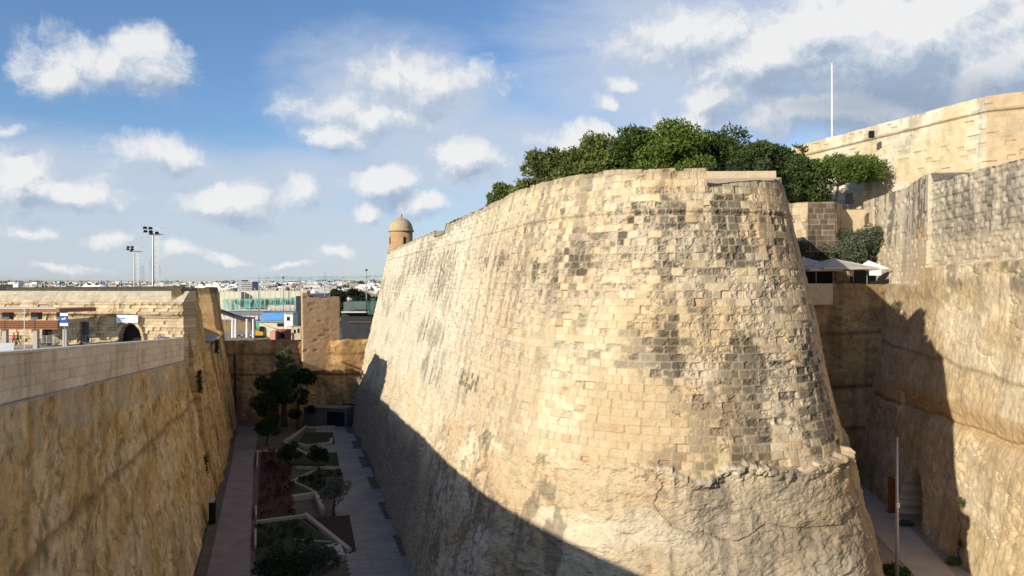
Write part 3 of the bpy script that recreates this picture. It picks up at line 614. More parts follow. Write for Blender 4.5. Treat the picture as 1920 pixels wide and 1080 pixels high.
P0(sheet('carved_face', M['stone'], RP, np.concatenate([np.arange(0, 70, .125), np.arange(70, RP.L, .3), [RP.L]]), np.arange(-1, 42.5, .125), 0, 0, rtop, D4, K4, 9.0, None, None, e=.3), rw)
mb = MB(); mb.prism([(52.9, 95.9), (60.5, 94.6), (70, 127), (60.6, 127), (56.6, 110)], 30, [42.15, 41.9, 41.0, 41.2, 41.4]); P0(mb.build('rampart_end', M['cream']), rw)
mb = MB(); mb.prism([(53, 95), (47.5, 34), (62, 34), (62, 95)], 25, 39.3); P0(mb.build('rampart_fill', M['cream']), rw)
# small sentry slot on it
P0(MB().box(at(1592, 372, 119), (.9, .8, 1.6)).build('small_vent', M['dark']), rw)

# end wall of the right hand ditch
BW = Path([(36, 110.5), (44, 109.3), (57, 107.8)])
ew = empty('ditch_end_wall', (44, 109, 0), 0, 'dark shaded rock wall closing the far end of the right ditch below the umbrellas', 'wall')
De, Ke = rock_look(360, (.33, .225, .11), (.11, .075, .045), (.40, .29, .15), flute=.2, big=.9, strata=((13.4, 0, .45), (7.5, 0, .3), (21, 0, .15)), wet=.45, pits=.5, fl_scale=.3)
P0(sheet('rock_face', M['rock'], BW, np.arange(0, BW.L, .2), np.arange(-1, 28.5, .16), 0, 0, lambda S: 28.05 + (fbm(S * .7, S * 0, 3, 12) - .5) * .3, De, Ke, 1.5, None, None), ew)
mb = MB(); mb.box((42.6, 108.0, 26.6), (4.2, 2.2, 3.0)); P0(mb.build('projecting_block', M['cream'], None, bevel=.1), ew)

# end wall of the garden ditch, with its square pier
LB = Path([(-62, 157.5), (-30, 163), (-22, 164.4)])
le = empty('garden_end_wall', (-44, 160, 0), 0, 'brown rock wall closing the far end of the garden ditch with a tall square pier on it', 'wall')
Dl, Kl = rock_look(380, (.47, .29, .125), (.17, .10, .045), (.56, .37, .18), flute=.3, big=1.2, strata=((9.0, 0, .5), (13.3, 0, .2)), wet=.55, pits=.5, fl_scale=.3)
def ltop(S): return np.interp(S, [0, 21, 24, 32, 34, 41], [16.2, 16.2, 16.4, 16.4, 17.2, 17.8]) + (fbm(S * .5, S * 0, 3, 2) - .5) * .5
P0(sheet('rock_face', M['rock'], LB, np.arange(0, LB.L, .25), np.arange(-1, 18.4, .2), 0, 0, ltop, Dl, Kl, 3, None, None), le)
PP = Path([(-43.2, 158.2), (-36.4, 163.6)])
Dq, Kq = ashlar_look(390, .5, 1.0, (.50, .34, .20), (.53, .36, .21), (.34, .23, .14), st=.3, er=.05, rough=.03, joint=.01, jd=.01)
P0(sheet('pier', M['stone'], PP, np.arange(0, PP.L, .25), np.arange(10, 27.7, .2), .03, 18, lambda S: 25.4 + (1 - ss(S, .9, 1.5)) * .9, Dq, Kq, .5, None, None, e=.1), le)
P0(MB().prism([(-43.15, 158.5), (-36.7, 163.7), (-38.2, 170), (-46.2, 169)], 10, 25.1).build('pier_body', mat('brown_pier_stone', (.46, .31, .18), .9, .8, .2, .5)), le)

# ------------------------------------------------------------------ GROUND
def struct(o): o['kind'] = 'structure'; return o
xs = np.concatenate([np.linspace(-6000, -400, 50), np.linspace(-380, 380, 60), np.linspace(400, 6000, 40)])
ys = np.concatenate([np.linspace(-800, 0, 8), np.linspace(20, 500, 40), np.linspace(520, 2500, 70), np.linspace(2560, 9000, 40)])
XX, YY = np.meshgrid(xs, ys, indexing='ij')
dist = np.hypot(XX, YY)
def land(x, y):
    d = np.hypot(x, y); az = x / np.maximum(y, 50)
    rise = np.interp(az, [-.7, -.45, -.25, -.12, .1], [25, 26, 33, 37, 38])
    z = np.interp(d, [0, 430, 700, 1000, 1500, 2200, 3200, 4300, 9000], [-.35, -.35, 6, 9, 14, 19, 25, 31, 30]) * np.where(d > 2000, rise / 31, 1)
    return z + (fbm(x * .002, y * .002, 3, 3) - .5) * np.interp(d, [430, 1500, 4000], [0, 5, 7])
ZG = land(XX, YY)
n1_, n2_ = XX.shape; idx = np.arange(n1_ * n2_).reshape(n1_, n2_)
Q = np.stack([idx[:-1, :-1], idx[1:, :-1], idx[1:, 1:], idx[:-1, 1:]], -1).reshape(-1, 4)
gcol = mixc(C3((.16, .14, .09), XX.shape), (.06, .075, .035), ss(fbm(XX * .006, YY * .006, 4, 8), .42, .6))
struct(mesh_np('ground', np.stack([XX, YY, ZG], -1), Q, M['leaf'], None, gcol, True))
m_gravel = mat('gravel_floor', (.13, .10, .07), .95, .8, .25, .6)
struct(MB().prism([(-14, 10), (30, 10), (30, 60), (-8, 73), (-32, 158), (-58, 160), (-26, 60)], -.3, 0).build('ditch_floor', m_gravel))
struct(MB().prism([(24, 40), (48, 40), (53, 112), (36, 112)], -.3, .02).build('gravel_ground', mat('pale_gravel', (.34, .28, .21), .95, 1.2, .2, .6)))
# paths of the garden ditch
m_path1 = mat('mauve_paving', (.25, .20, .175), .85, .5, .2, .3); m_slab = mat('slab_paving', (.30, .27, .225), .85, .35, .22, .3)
def fx(px, py): p = (EYE * FPX / (py - HOR)); return ((px - 960) / FPX * p, p)
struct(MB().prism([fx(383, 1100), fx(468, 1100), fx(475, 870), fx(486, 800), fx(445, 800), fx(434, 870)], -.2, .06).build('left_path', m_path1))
sl = MB(); kb = MB()
rng = random.Random(4)
yy = 66.0
while yy < 150:                                                   # long slabs laid in stepped strips
    x0 = -11.8 - .30 * (yy - 73.6); n_ = 5; ex = -.9 if int(yy / 6.5) % 2 else 0
    L_ = rng.uniform(1.0, 1.3)
    for k in range(n_):
        w = 1.15; x = x0 - 3.3 + k * w + ex * 0
        sl.box((x, yy + L_ / 2, .05 + rng.uniform(0, .012)), (w - .03, L_ - .03, .12), 0)
    if int(yy / 6.5) % 2: sl.box((x0 - 3.3 + 5 * 1.15, yy + L_ / 2, .05), (1.12, L_ - .03, .12))
    yy += L_
struct(sl.build('right_path', m_slab))
struct(MB().prism([(44.6, 109), (49.6, 108), (45.2, 86), (42.4, 73), (41.2, 62), (36, 62), (38.6, 74), (41.4, 90)], -.2, .09).build('paved_path', mat('pale_slab_path', (.50, .44, .36), .85, .5, .12, .2)))
# plaza
struct(MB().prism([(-30.2, 42), (wl(99.6) - 1.6, 99.6), (-125, 113.4), (-135, 42)], 15, 19.9).build('plaza_pavement', mat('plaza_paving', (.46, .42, .37), .85, .7, .1, .2)))
struct(MB().prism([(-64, 159), (-24, 166), (-10, 430), (-260, 430), (-124, 150)], 5, 12.5).build('construction_ground', mat('dusty_ground', (.33, .27, .19), .95, .3, .2, .4)))
# upper land behind the bastion
struct(MB().prism([(38.6, 110.6), (50.8, 109.6), (56.5, 110.5), (59.5, 126), (40, 126)], 5, 27.6).build('terrace_floor', M['paving']))
struct(MB().prism([(38, 126.3), (62, 126.3), (90, 100), (140, 150), (60, 190), (30, 190)], 5, 40.4).build('upper_ground', mat('upper_earth', (.20, .17, .10), .95, .5, .3, .5)))

# ------------------------------------------------------------------ foliage tools
def leafmesh(name, clumps, n, size, seed, c1, c2, parent, elong=1.6, shell=.55, up=0.0, drop=.0):
    """n small leaf faces spread through the outer volume of uneven clumps"""
    rg = np.random.default_rng(seed); cl = np.array(clumps, float)
    w = (cl[:, 3] * cl[:, 4] * cl[:, 5]) ** (2 / 3); w /= w.sum()
    k = rg.choice(len(cl), n, p=w); d = rg.normal(size=(n, 3)); d /= np.linalg.norm(d, axis=1)[:, None]
    rr = (shell + (1 - shell) * rg.random(n)) * (1 + .28 * (fbm(d[:, 0] * 2.5 + k * 3.1, d[:, 1] * 2.5 + d[:, 2] * 2, 3, seed) - .5) * 2)
    p = cl[k, :3] + d * cl[k, 3:6] * rr[:, None]
    keep = fbm(p[:, 0] * 1.1 + p[:, 2] * .6, p[:, 1] * 1.1 - p[:, 2] * .9, 2, seed + 5) > .34
    p = p[keep]; d = d[keep]; k = k[keep]; n = len(p)
    a = d * (.6) + rg.normal(size=(n, 3)) * .75; a[:, 2] += up; a /= np.linalg.norm(a, axis=1)[:, None]
    b = np.cross(a, rg.normal(size=(n, 3))); b /= np.linalg.norm(b, axis=1)[:, None]
    s = size * rg.uniform(.6, 1.35, n)[:, None]
    V = np.stack([p - b * s * .5, p + a * s * .5 * elong - b * s * .15, p + a * s * elong, p + b * s * .5], 1)
    kk = np.clip(rg.random(n) * .5 + _h(k, k * 0, seed) * .5, 0, 1)[:, None]
    c = np.array(c1) * (1 - kk) + np.array(c2) * kk
    C = np.repeat(c[:, None], 4, 1)
    return mesh_np(name, V.reshape(-1, 3), np.arange(n * 4).reshape(n, 4), M['leaf'], parent, C.reshape(-1, 3))
def tree(name, loc, h, rad, seed, label, cat='tree', kind='pine', n=9000, base=.35, leaf=.2, c1=(.035, .065, .012), c2=(.085, .13, .025), group=None, nc=16, lean=(0, 0)):
    t = empty(name, loc, 0, label, cat, group); rg = random.Random(seed); cl = []
    for i in range(nc):
        a = rg.uniform(0, 2 * math.pi); q = math.sqrt(rg.random()) * .78
        if kind == 'umbrella':
            zz = h * (.74 + .14 * (1 - q)) + rg.uniform(-.09, .05) * h; r = rad * rg.uniform(.22, .36); rz = r * .85
        elif kind == 'olive':
            zz = h * rg.uniform(base + .12, .88) ; r = rad * rg.uniform(.30, .48); rz = r * .8; q *= 1 - .4 * max(0, zz / h - .6)
        else:
            zz = h * rg.uniform(base, .9); q *= 1.05 - .55 * max(0, (zz / h - base) / (1 - base)); r = rad * rg.uniform(.20, .36); rz = r * rg.uniform(.6, .85)
        cl.append((math.cos(a) * q * rad + lean[0] * zz / h, math.sin(a) * q * rad + lean[1] * zz / h, zz, r, r, rz))
    leafmesh('crown', cl, n, leaf, seed, c1, c2, t, up=.25 if kind != 'olive' else 0)
    tr = MB(); top = (lean[0] * .7, lean[1] * .7, h * (.62 if kind == 'umbrella' else .6)); r0 = .035 * h
    mid = (lean[0] * .2 + rg.uniform(-.2, .2), rg.uniform(-.2, .2), h * .3)
    tr.tube([(0, 0, -.4), (0, 0, .1 * h), mid, top], [r0 * 1.3, r0, r0 * .8, r0 * .5], 8)
    tr.build('trunk', M['bark'], t, True)
    lm = MB()
    for c in cl[:: 1 if kind == 'umbrella' else 2]:
        s = (mid[0] * .5 + top[0] * .5, mid[1] * .5 + top[1] * .5, (mid[2] + top[2]) / 2) if rg.random() < .6 else top
        m_ = [(s[i] + c[i]) / 2 + rg.uniform(-.2, .2) for i in range(3)]
        lm.tube([s, m_, c[:3]], [r0 * .42, r0 * .3, r0 * .12], 5)
    lm.build('limbs', M['bark'], t)
    return t
PG1, PG2 = (.045, .066, .015), (.15, .175, .042)
OG1, OG2 = (.026, .042, .013), (.080, .108, .030)
def tpos(px, Y, z): p = at(px, 0, Y); return (p[0], p[1], z)
TR = [ # px, Y, top py, halfwidth px, kind, n, label
 (940, 84, 343, 40, 'pine', 9000, 'small round pine lowest and farthest left behind the bastion rim', PG1, PG2),
 (1008, 78, 282, 66, 'pine', 15000, 'thin crowned pine with ragged branches, second from the left on the bastion', PG1, PG2),
 (1066, 76, 274, 70, 'pine', 12000, 'dark low pine tucked between two taller ones on the bastion', OG1, PG2),
 (1125, 72, 248, 92, 'pine', 18000, 'broad round topped pine over the left half of the bastion rim', PG1, PG2),
 (1196, 70, 240, 84, 'pine', 17000, 'dark dense pine just left of the widest bright one', PG1, (.07, .11, .02)),
 (1270, 66, 234, 100, 'pine', 26000, 'widest bright yellow green pine near the middle of the bastion rim', (.05, .085, .012), (.13, .175, .03)),
 (1356, 71, 244, 96, 'pine', 20000, 'dark leafy tree just right of the widest bright pine', OG1, OG2),
 (1420, 65.5, 262, 74, 'pine', 20000, 'dark bushy tree above the low rear parapet of the bastion', OG1, OG2),
 (1478, 130, 261, 74, 'pine', 24000, 'large dark oak like tree beyond the right edge of the bastion', OG1, OG2),
]
for i, (px, Y, ty, hw, kd, n, lab, c1, c2) in enumerate(TR):
    zb = 34.6 if Y < 100 else 40.4; zt = EYE + (HOR - ty) / FPX * Y
    tree('pine_tree' if i not in (6, 7, 8) else 'broadleaf_tree', tpos(px, Y, zb), zt - zb, hw / FPX * Y, 500 + i, lab, 'tree', kd, n, .16, .20 if Y < 100 else .32, c1, c2, nc=46 if hw > 50 else 22)
zt = EYE + (HOR - 304) / FPX * 128
sp_ = tree('stone_pine', tpos(1566, 128, 40.4), zt - 40.4 + .6, 7.4, 541, 'flat topped stone pine leaning over the small dark brick bastionet', 'tree', 'umbrella', 17000, .6, .26, (.05, .08, .012), (.12, .16, .03), nc=24, lean=(1.0, 0))
tree('stone_pine', tpos(1496, 129, 40.4), 4.6, 3.6, 542, 'small low pine left of the flat topped one above the pale wall', 'tree', 'pine', 7000, .45, .24, PG1, PG2, nc=12)
for i, (px, Y, ty, hw, lab) in enumerate([(1598, 121, 428, 62, 'largest silver green olive tree rising behind the tallest beige umbrella'), (1532, 122, 455, 38, 'silvery olive bush left of the largest one, behind the umbrellas'), (1492, 121, 440, 26, 'dark olive shrub against the right edge of the bastion'), (1642, 120, 452, 24, 'thin olive bush at the foot of the tall wall')]):
    zt = EYE + (HOR - ty) / FPX * Y
    tree('olive_tree', tpos(px, Y, 27.6), zt - 27.6, hw / FPX * Y, 560 + i, lab, 'tree', 'olive', 12000 if i == 0 else 6000, .28, .20, (.05, .065, .035), (.12, .14, .085), nc=16)

# ------------------------------------------------------------------ TERRACE BEHIND THE RIGHT DITCH
# retaining wall and dark brick bastionet
rt = empty('retaining_wall', (46, 126, 27.6), 0, 'stepped wall behind the umbrellas with a dark brick faced projecting block under the stone pine', 'wall')
Dt, Kt = ashlar_look(400, .62, 1.05, (.50, .38, .24), (.54, .42, .27), (.15, .115, .08), st=.5, er=.15, rough=.1)
Dv, Kv = ashlar_look(410, .85, 1.2, (.10, .075, .052), (.15, .115, .08), (.045, .035, .026), st=.35, er=.02, joint=.04, jd=-.16, jw=.09)
pA = Path([(36, 125.2), (60.5, 123.8)])
P0(sheet('terrace_wall', M['stone'], pA, np.arange(0, pA.L, .2), np.arange(27, 36, .15), 0, 0, lambda S: 34.9 + 0 * S, Dt, Kt, 3.5, None, 27), rt)
pB = Path([at(1478, 0, 123.6)[:2], at(1515, 0, 121.0)[:2]]); pC = Path([at(1515, 0, 121.0)[:2], at(1567, 0, 120.4)[:2]]); pD = Path([at(1567, 0, 120.4)[:2], at(1579, 0, 125)[:2]])
for p_, (d_, k_), nm in ((pB, (Dt, Kt), 'pale_side'), (pC, (Dv, Kv), 'dark_brick_face'), (pD, (Dt, Kt), 'orange_side')):
    P0(sheet(nm, M['stone'], p_, np.append(np.arange(0, p_.L, .15), p_.L), np.arange(33, 41.3, .13), .03, 41, lambda S: 41.0 + 0 * S, d_, k_, .8, None, 33, 0, e=.05), rt)
P0(MB().prism([at(1478, 0, 124.4)[:2], at(1515, 0, 121.8)[:2], at(1566, 0, 121.2)[:2], at(1577, 0, 125.5)[:2], at(1577, 0, 128)[:2], at(1478, 0, 128)[:2]], 30, 40.8).build('block_fill', M['cream']), rt)
P0(MB().prism([(38, 126.0), (62, 125.6), (62, 128), (38, 128)], 27, 40.2).build('upper_wall', M['cream']), rt)
mb = MB()
for x in np.arange(52.3, 56.2, .42): mb.box((x, 126.0, 41.0), (.06, .06, 1.5))
mb.box((54.2, 126, 41.7), (4.2, .06, .06)); tag(mb.build('iron_railing', M['black_metal']), 'dark iron railing on the wall right of the brick bastionet', 'railing')

def canopy(px, apy, hwpx, Y, label, eave=1.5, col=None, rz=.2, group='beige canopies on the terrace'):
    apx = at(px, apy, Y); u = empty('market_umbrella', (apx[0], Y, 27.6), rz, label, 'umbrella', group); w = hwpx / FPX * Y; zt = apx[2] - 27.6
    v = [(0, 0, zt)]; n = 8; fs = []
    ring = []
    for k in range(16):
        a = 2 * math.pi * k / 16; sx, sy = math.cos(a), math.sin(a); m_ = max(abs(sx), abs(sy)); ring.append((sx / m_ * w, sy / m_ * w, zt - eave + (.06 if k % 2 else 0)))
    mid = [(x * .5, y * .5, zt - eave * .56) for x, y, z in ring]; low = [(x, y, z - .28) for x, y, z in ring]
    v = [(0, 0, zt)] + mid + ring + low
    fs = [(0, 1 + k, 1 + (k + 1) % 16) for k in range(16)] + [(1 + r * 16 + k, 1 + (r + 1) * 16 + k, 1 + (r + 1) * 16 + (k + 1) % 16, 1 + r * 16 + (k + 1) % 16) for r in (0, 1) for k in range(16)]
    o = MB().add(v, fs).build('canopy', col or M['canvas'], u); md = o.modifiers.new('cloth', 'SOLIDIFY'); md.thickness = .03
    MB().tube([(0, 0, 0), (0, 0, zt + .15)], .06, 8).build('pole', M['steel'], u); MB().lathe((0, 0, 0), [(.45, 0), (.45, .12), (.1, .16)], 12).build('base', M['black_metal'], u)
    rb = MB()
    for k in range(0, 16, 2): rb.bar((0, 0, zt - .06), (ring[k][0], ring[k][1], ring[k][2] - .05), .04)
    rb.build('ribs', M['steel'], u); return u
canopy(1562, 484, 56, 114, 'tallest beige square umbrella, in the middle of the shaded terrace')
canopy(1506, 482, 46, 117, 'beige umbrella half hidden by the right edge of the bastion', 1.4)
canopy(1530, 494, 34, 112.0, 'low beige umbrella in front of the two larger ones', .9)
tn = empty('small_tent', at(1634, 533, 113.5)[:2] + (27.6,), .15, 'small white topped tent with a dark open front at the foot of the tall wall', 'tent')
mb = MB().add([(-1.7, -1.5, 2.55), (1.9, -1.5, 2.7), (1.9, 1.5, 2.7), (-2.0, 1.5, 2.4), (-.5, 0, 3.95)], [(0, 1, 4), (1, 2, 4), (2, 3, 4), (3, 0, 4)]); o = mb.build('roof', M['white'], tn); o.modifiers.new('cloth', 'SOLIDIFY').thickness = .04
for x, y in ((-1.7, -1.5), (1.9, -1.5), (1.9, 1.5), (-1.9, 1.5)): MB().tube([(x, y, 0), (x, y, 2.6)], .04, 6).build('pole', M['steel'], tn)
MB().box((0, 1.6, 1.2), (3.6, .06, 2.4)).build('back_curtain', M['black_metal'], tn)
MB().box((0, -1.2, .45), (2.2, .7, .9)).build('counter', M['black_metal'], tn)
p = at(1641, 511, 110.6); o = MB().box(p, (1.75, .08, .85), .05).build('menu_board', M['white']); tag(o, 'blank white board standing in front of the small tent', 'board')
mb = MB()
for i, px in enumerate((1530, 1572, 1604)):
    x, y, z = at(px, 520, 111.6); t = empty('cafe_table', (x, y, 27.6), 0, ['dark cafe table under the low front umbrella', 'dark cafe table under the tallest umbrella', 'dark cafe table left of the blank white board'][i], 'table', 'cafe tables under the umbrellas')
    MB().box((0, 0, .74), (.8, .8, .04)).build('tabletop', M['black_metal'], t); MB().tube([(0, 0, 0), (0, 0, .73)], .04, 6).build('leg', M['black_metal'], t)
mb = MB().box((44.6, 118.5, 28.9), (10, .2, 2.6)); tag(mb.build('umbrella_shade_sheet', M['black_metal']), 'dark sheet added for the shade under the umbrellas', 'shade sheet')  # black sheet added to stand for the darkness beneath the canopies

# ------------------------------------------------------------------ UPPER FORT
cv = empty('cavalier_fort', (62, 130, 40.4), 0, 'great pale fort wall with a thin cordon line, highest of all, at the top right', 'fort')
CP = Path([(49, 171), (68, 110), (84, 100.5)])
Dc, Kc = ashlar_look(420, .7, 1.3, (.62, .53, .38), (.67, .59, .45), (.42, .35, .25), st=.2, er=.12, rough=.06, joint=.02, jd=.01)
sK = CP.near(68, 110)
def D5(S, Z): return Dc(S, Z) + np.exp(-((Z - 52.9) / .2) ** 2) * .38 - ss(Z, 53, 53.2) * .1
def K5(S, Z):
    k = Kc(S, Z); k = mixc(k, (.46, .33, .19), ss(S, sK - .1, sK + .1) * .8); k = mixc(k, (.55, .42, .2), ss(fbm(S * .12, Z * .15, 4, 430), .52, .68) * .5)  # face right of the corner painted darker orange, its dimmer light in the colour
    k = mixc(k, (.30, .25, .18), ss(fbm(S * .5, Z * .2, 4, 431), .58, .72) * .35); return mixc(k, (.2, .16, .1), np.exp(-((Z - 52.6) / .1) ** 2) * .6)
P0(sheet('fort_wall', M['stone_far'], CP, np.arange(0, CP.L, .25), np.arange(38, 55.3, .17), .05, 55, lambda S: 55.0 + (fbm(S * .3, S * 0, 3, 3) - .5) * .25, D5, K5, 3.0, None, 38, .25, e=.04, smooth=False), cv)
P0(MB().box(at(1634, 252, 126.5), (.7, .7, 1.1)).build('gun_slot', M['dark']), cv)
fp = empty('flagpole', at(1560, 260, 150), 0, 'tall bare white flagpole rising behind the highest fort wall', 'flagpole')
fz = EYE + (HOR - 122) / FPX * 150 - fp.location.z
fp.location.z -= 6; MB().tube([(0, 0, 0), (0, 0, fz + 6)], [.2, .11], 10).build('pole', M['white_metal'], fp); MB().lathe((0, 0, fz + 6), [(.1, 0), (.2, .1), (.1, .3)], 10).build('finial', M['white_metal'], fp)

# ------------------------------------------------------------------ THINGS IN THE RIGHT DITCH
lp = empty('lamp_pole', (at(1682, 0, 70)[0], 70, 0), 0, 'tall thin grey metal pole with a small white box, standing in the right ditch', 'pole')
MB().tube([(0, 0, 0), (0, 0, 7), (0, 0, 13.95)], [.17, .14, .09], 12).build('shaft', M['steel'], lp, True)
MB().lathe((0, 0, 13.95), [(.11, 0), (.11, .06), (.03, .1)], 12).build('cap', M['steel'], lp)
MB().box((0, -.16, 7.9), (.26, .2, .42)).build('control_box', M['white'], lp); MB().bar((-.02, -.1, 10.3), (-.24, -.1, 10.4), .07).build('bracket', M['steel'], lp)
MB().lathe((0, 0, 0), [(.32, .09), (.32, .14), (.2, .2)], 12).build('base_plate', M['steel'], lp)
ru = empty('rusty_screen', (at(1672, 0, 94)[0], 94, 0), .1, 'narrow upright rust coloured steel panel beside the dark cave mouth', 'panel')
MB().box((0, 0, 2.2), (.75, .25, 4.4)).build('panel', M['rust'], ru); MB().box((0, 0, .1), (1.1, .7, .12)).build('foot', M['rust'], ru)
# small cypress like plants, shrub, vine and palm frond
def shrub(name, loc, r, h, seed, label, c1, c2, n=2500, leaf=.14, cat='shrub', group=None, stems=7):
    t = empty(name, loc, 0, label, cat, group); rg = random.Random(seed)
    cl = [(rg.uniform(-.5, .5) * r, rg.uniform(-.5, .5) * r, h * rg.uniform(.3, .75), r * rg.uniform(.3, .55), r * rg.uniform(.3, .55), h * rg.uniform(.18, .3)) for _ in range(9)]
    leafmesh('leaves', cl, n, leaf, seed, c1, c2, t, up=.3, shell=.3)
    s = MB()
    for c in cl[:stems]: s.tube([(0, 0, -.1), (c[0] * .4, c[1] * .4, c[2] * .5), c[:3]], [.05, .035, .012], 5)
    s.build('stems', M['bark'], t); return t
shrub('flowering_shrub', at(1716, 1075, 66)[:2] + (0,), 1.7, 2.6, 601, 'pale grey leaved shrub at the bottom edge beside the lit path', (.22, .24, .19), (.42, .43, .36), 5000, .13)
shrub('green_shrub', at(1690, 1040, 71)[:2] + (0,), 1.3, 1.9, 602, 'bright green leafy shrub just left of the grey metal pole foot', (.04, .09, .02), (.12, .2, .04), 3500)
shrub('dark_shrub', at(1668, 1050, 73)[:2] + (0,), 1.1, 1.6, 603, 'dark green shrub in the shade at the foot of the bastion nose', OG1, OG2, 2500)
for i, (px, py, Y, lab) in enumerate([(1716, 985, 89, 'dark fallen palm leaves lying in the shade below the right wall'), (1812, 1056, 77.2, 'green palm leaf lying on the sunlit floor by the wall foot')]):
    x, y = fx(px, py); t = empty('palm_leaf', (x, y, .1), .3, lab, 'leaf'); mb = MB(); lm = MB()
    for k in range(5):
        a = 2.6 + .35 * (k - 2); e_ = (math.cos(a) * 2.0, math.sin(a) * 1.2, .25); mb.tube([(0, 0, 0), (e_[0] / 2, e_[1] / 2, .35), e_], [.03, .02, .01], 5)
        for q_ in np.linspace(.2, 1, 12):
            for s_ in (-1, 1): lm.add([(e_[0] * q_, e_[1] * q_, .3), (e_[0] * (q_ + .1), e_[1] * (q_ + .1), .32), (e_[0] * (q_ + .1) - s_ * math.sin(a) * .5, e_[1] * (q_ + .1) + s_ * math.cos(a) * .5, .12)], [(0, 1, 2)])
    mb.build('stalk', M['bark'], t); lm.build('leaflets', mat('palm_green', (.05, .11, .025), .7, 3, .3), t)
t = empty('climbing_vine', (RP.xy(RP.near(45.8, 77))[0] - 2.2, 77.0, 0), 0, 'bare dark climbing stem against the sunlit cut rock wall', 'vine')
rg = random.Random(9); pts = [(0, 0, 0)]
for k in range(14): pts.append((rg.uniform(-.15, .1) - .0 * k, rg.uniform(-.25, .25), (k + 1) * .47))
MB().tube(pts, list(np.linspace(.09, .02, 15)), 6).build('stem', M['bark'], t)
leafmesh('leaves', [(0, 0, 6.2, .2, .5, .5), (0, 0, 2.0, .15, .3, .5)], 240, .14, 77, OG1, OG2, t, shell=.1)

# ------------------------------------------------------------------ GARDEN IN THE LEFT DITCH (all in shade)
def bedwall(pts, label, h=.5, w=.42, name='low_wall'):
    mb = MB(); P_ = [fx(*p) for p in pts]
    for a, b in zip(P_[:-1], P_[1:]): mb.bar((a[0], a[1], h / 2), (b[0], b[1], h / 2), w, h)
    o = mb.build(name, M['bedwall'], None, bevel=.03); return tag(o, label, 'garden wall', 'low garden walls in the ditch')
bedwall([(640, 1052), (632, 1030), (560, 1048), (535, 1062)], 'low pale garden wall bending below the nearest brown bed', .6, .8)
bedwall([(655, 1038), (572, 970)], 'long slanting pale kerb beside the nearest brown bed', .55, .5)
bedwall([(480, 984), (572, 972)], 'thin pale kerb running straight across the dark red planting')
bedwall([(552, 1016), (622, 1020)], 'short thin kerb within the nearest dark green bed', .3, .2)
bedwall([(548, 940), (592, 934), (606, 966)], 'low pale wall forming a seat corner in the middle of the garden', .8, .5)
bedwall([(600, 930), (548, 905), (592, 883)], 'V shaped thin kerb around the dark middle bed', .35, .25)
bedwall([(556, 880), (612, 880)], 'pale straight kerb behind the middle olive tree', .4, .5)
bedwall([(588, 862), (532, 832), (556, 816), (574, 802)], 'zigzag pale kerb at the far end of the garden', .45, .4)
bedwall([(480, 848), (552, 846)], 'faint kerb crossing the far end of the red planting', .3, .3)
bedwall([(575, 804), (628, 802)], 'pale kerb just in front of the dark pump house', .4, .5)
bedwall([(553, 836), (575, 842), (620, 836), (622, 828)], 'small stepped stone wall beside the far lawn', .7, .5)
for k, (a, b) in enumerate([((479, 1000), (479, 1030)), ((480, 955), (480, 975)), ((483, 850), (482, 880))]):
    bedwall([a, b], ['short white kerb nearest along the left path', 'short white kerb in the middle along the left path', 'long white kerb farthest along the left path'][k], .5, .22)
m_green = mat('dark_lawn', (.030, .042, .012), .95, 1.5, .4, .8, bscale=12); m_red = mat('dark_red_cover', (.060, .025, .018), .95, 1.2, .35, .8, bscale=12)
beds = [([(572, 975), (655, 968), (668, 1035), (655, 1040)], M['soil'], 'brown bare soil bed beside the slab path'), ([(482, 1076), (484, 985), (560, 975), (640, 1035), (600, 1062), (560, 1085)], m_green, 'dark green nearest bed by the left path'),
        ([(484, 980), (490, 850), (545, 850), (545, 972)], m_red, 'long dark red planting bed in the middle of the garden'), ([(552, 905), (598, 882), (640, 882), (644, 925), (605, 928)], m_green, 'black green bed enclosed by a V kerb'),
        ([(555, 838), (572, 812), (624, 812), (628, 834)], m_green, 'small far lawn beside the slab path'), ([(548, 872), (556, 850), (632, 850), (636, 875)], m_green, 'narrow green bed under the small round tree'),
        ([(548, 935), (546, 908), (602, 932)], m_green, 'thin triangular green bed by the seat corner')]
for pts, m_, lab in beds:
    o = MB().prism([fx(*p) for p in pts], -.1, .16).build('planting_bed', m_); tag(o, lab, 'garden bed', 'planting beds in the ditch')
def gx(px, py): x, y = fx(px, py); return (x, y, .1)
# ground cover nobody could count
rg_ = np.random.default_rng(3)
def cover(poly, n, name, label, c1, c2, size, hh, seed):
    P_ = np.array([fx(*p) for p in poly]); lo, hi = P_.min(0), P_.max(0); q = rg_.uniform(lo, hi, (n, 2))
    inside = np.zeros(n, bool)
    for i in range(len(P_)):
        a, b = P_[i], P_[(i + 1) % len(P_)]; cond = ((a[1] > q[:, 1]) != (b[1] > q[:, 1])) & (q[:, 0] < (b[0] - a[0]) * (q[:, 1] - a[1]) / (b[1] - a[1] + 1e-9) + a[0]); inside ^= cond
    q = q[inside]; k = fbm(q[:, 0] * .8, q[:, 1] * .8, 3, seed); q = q[k > .42]; k = k[k > .42]
    cl = [(x, y, .15 + hh * .5, .35, .35, hh * .5) for (x, y) in q]
    o = leafmesh(name, cl, len(cl) * 14, size, seed, c1, c2, None, shell=.1, up=.3); tag(o, label, 'plants', kind='stuff'); return o
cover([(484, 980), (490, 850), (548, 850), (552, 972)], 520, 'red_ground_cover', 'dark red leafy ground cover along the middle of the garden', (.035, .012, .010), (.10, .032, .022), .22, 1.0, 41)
cover([(482, 1078), (484, 990), (560, 985), (600, 1040), (560, 1085)], 500, 'green_ground_cover', 'dark green low ground cover in the nearest bed', (.015, .022, .006), (.05, .065, .02), .16, .5, 42)
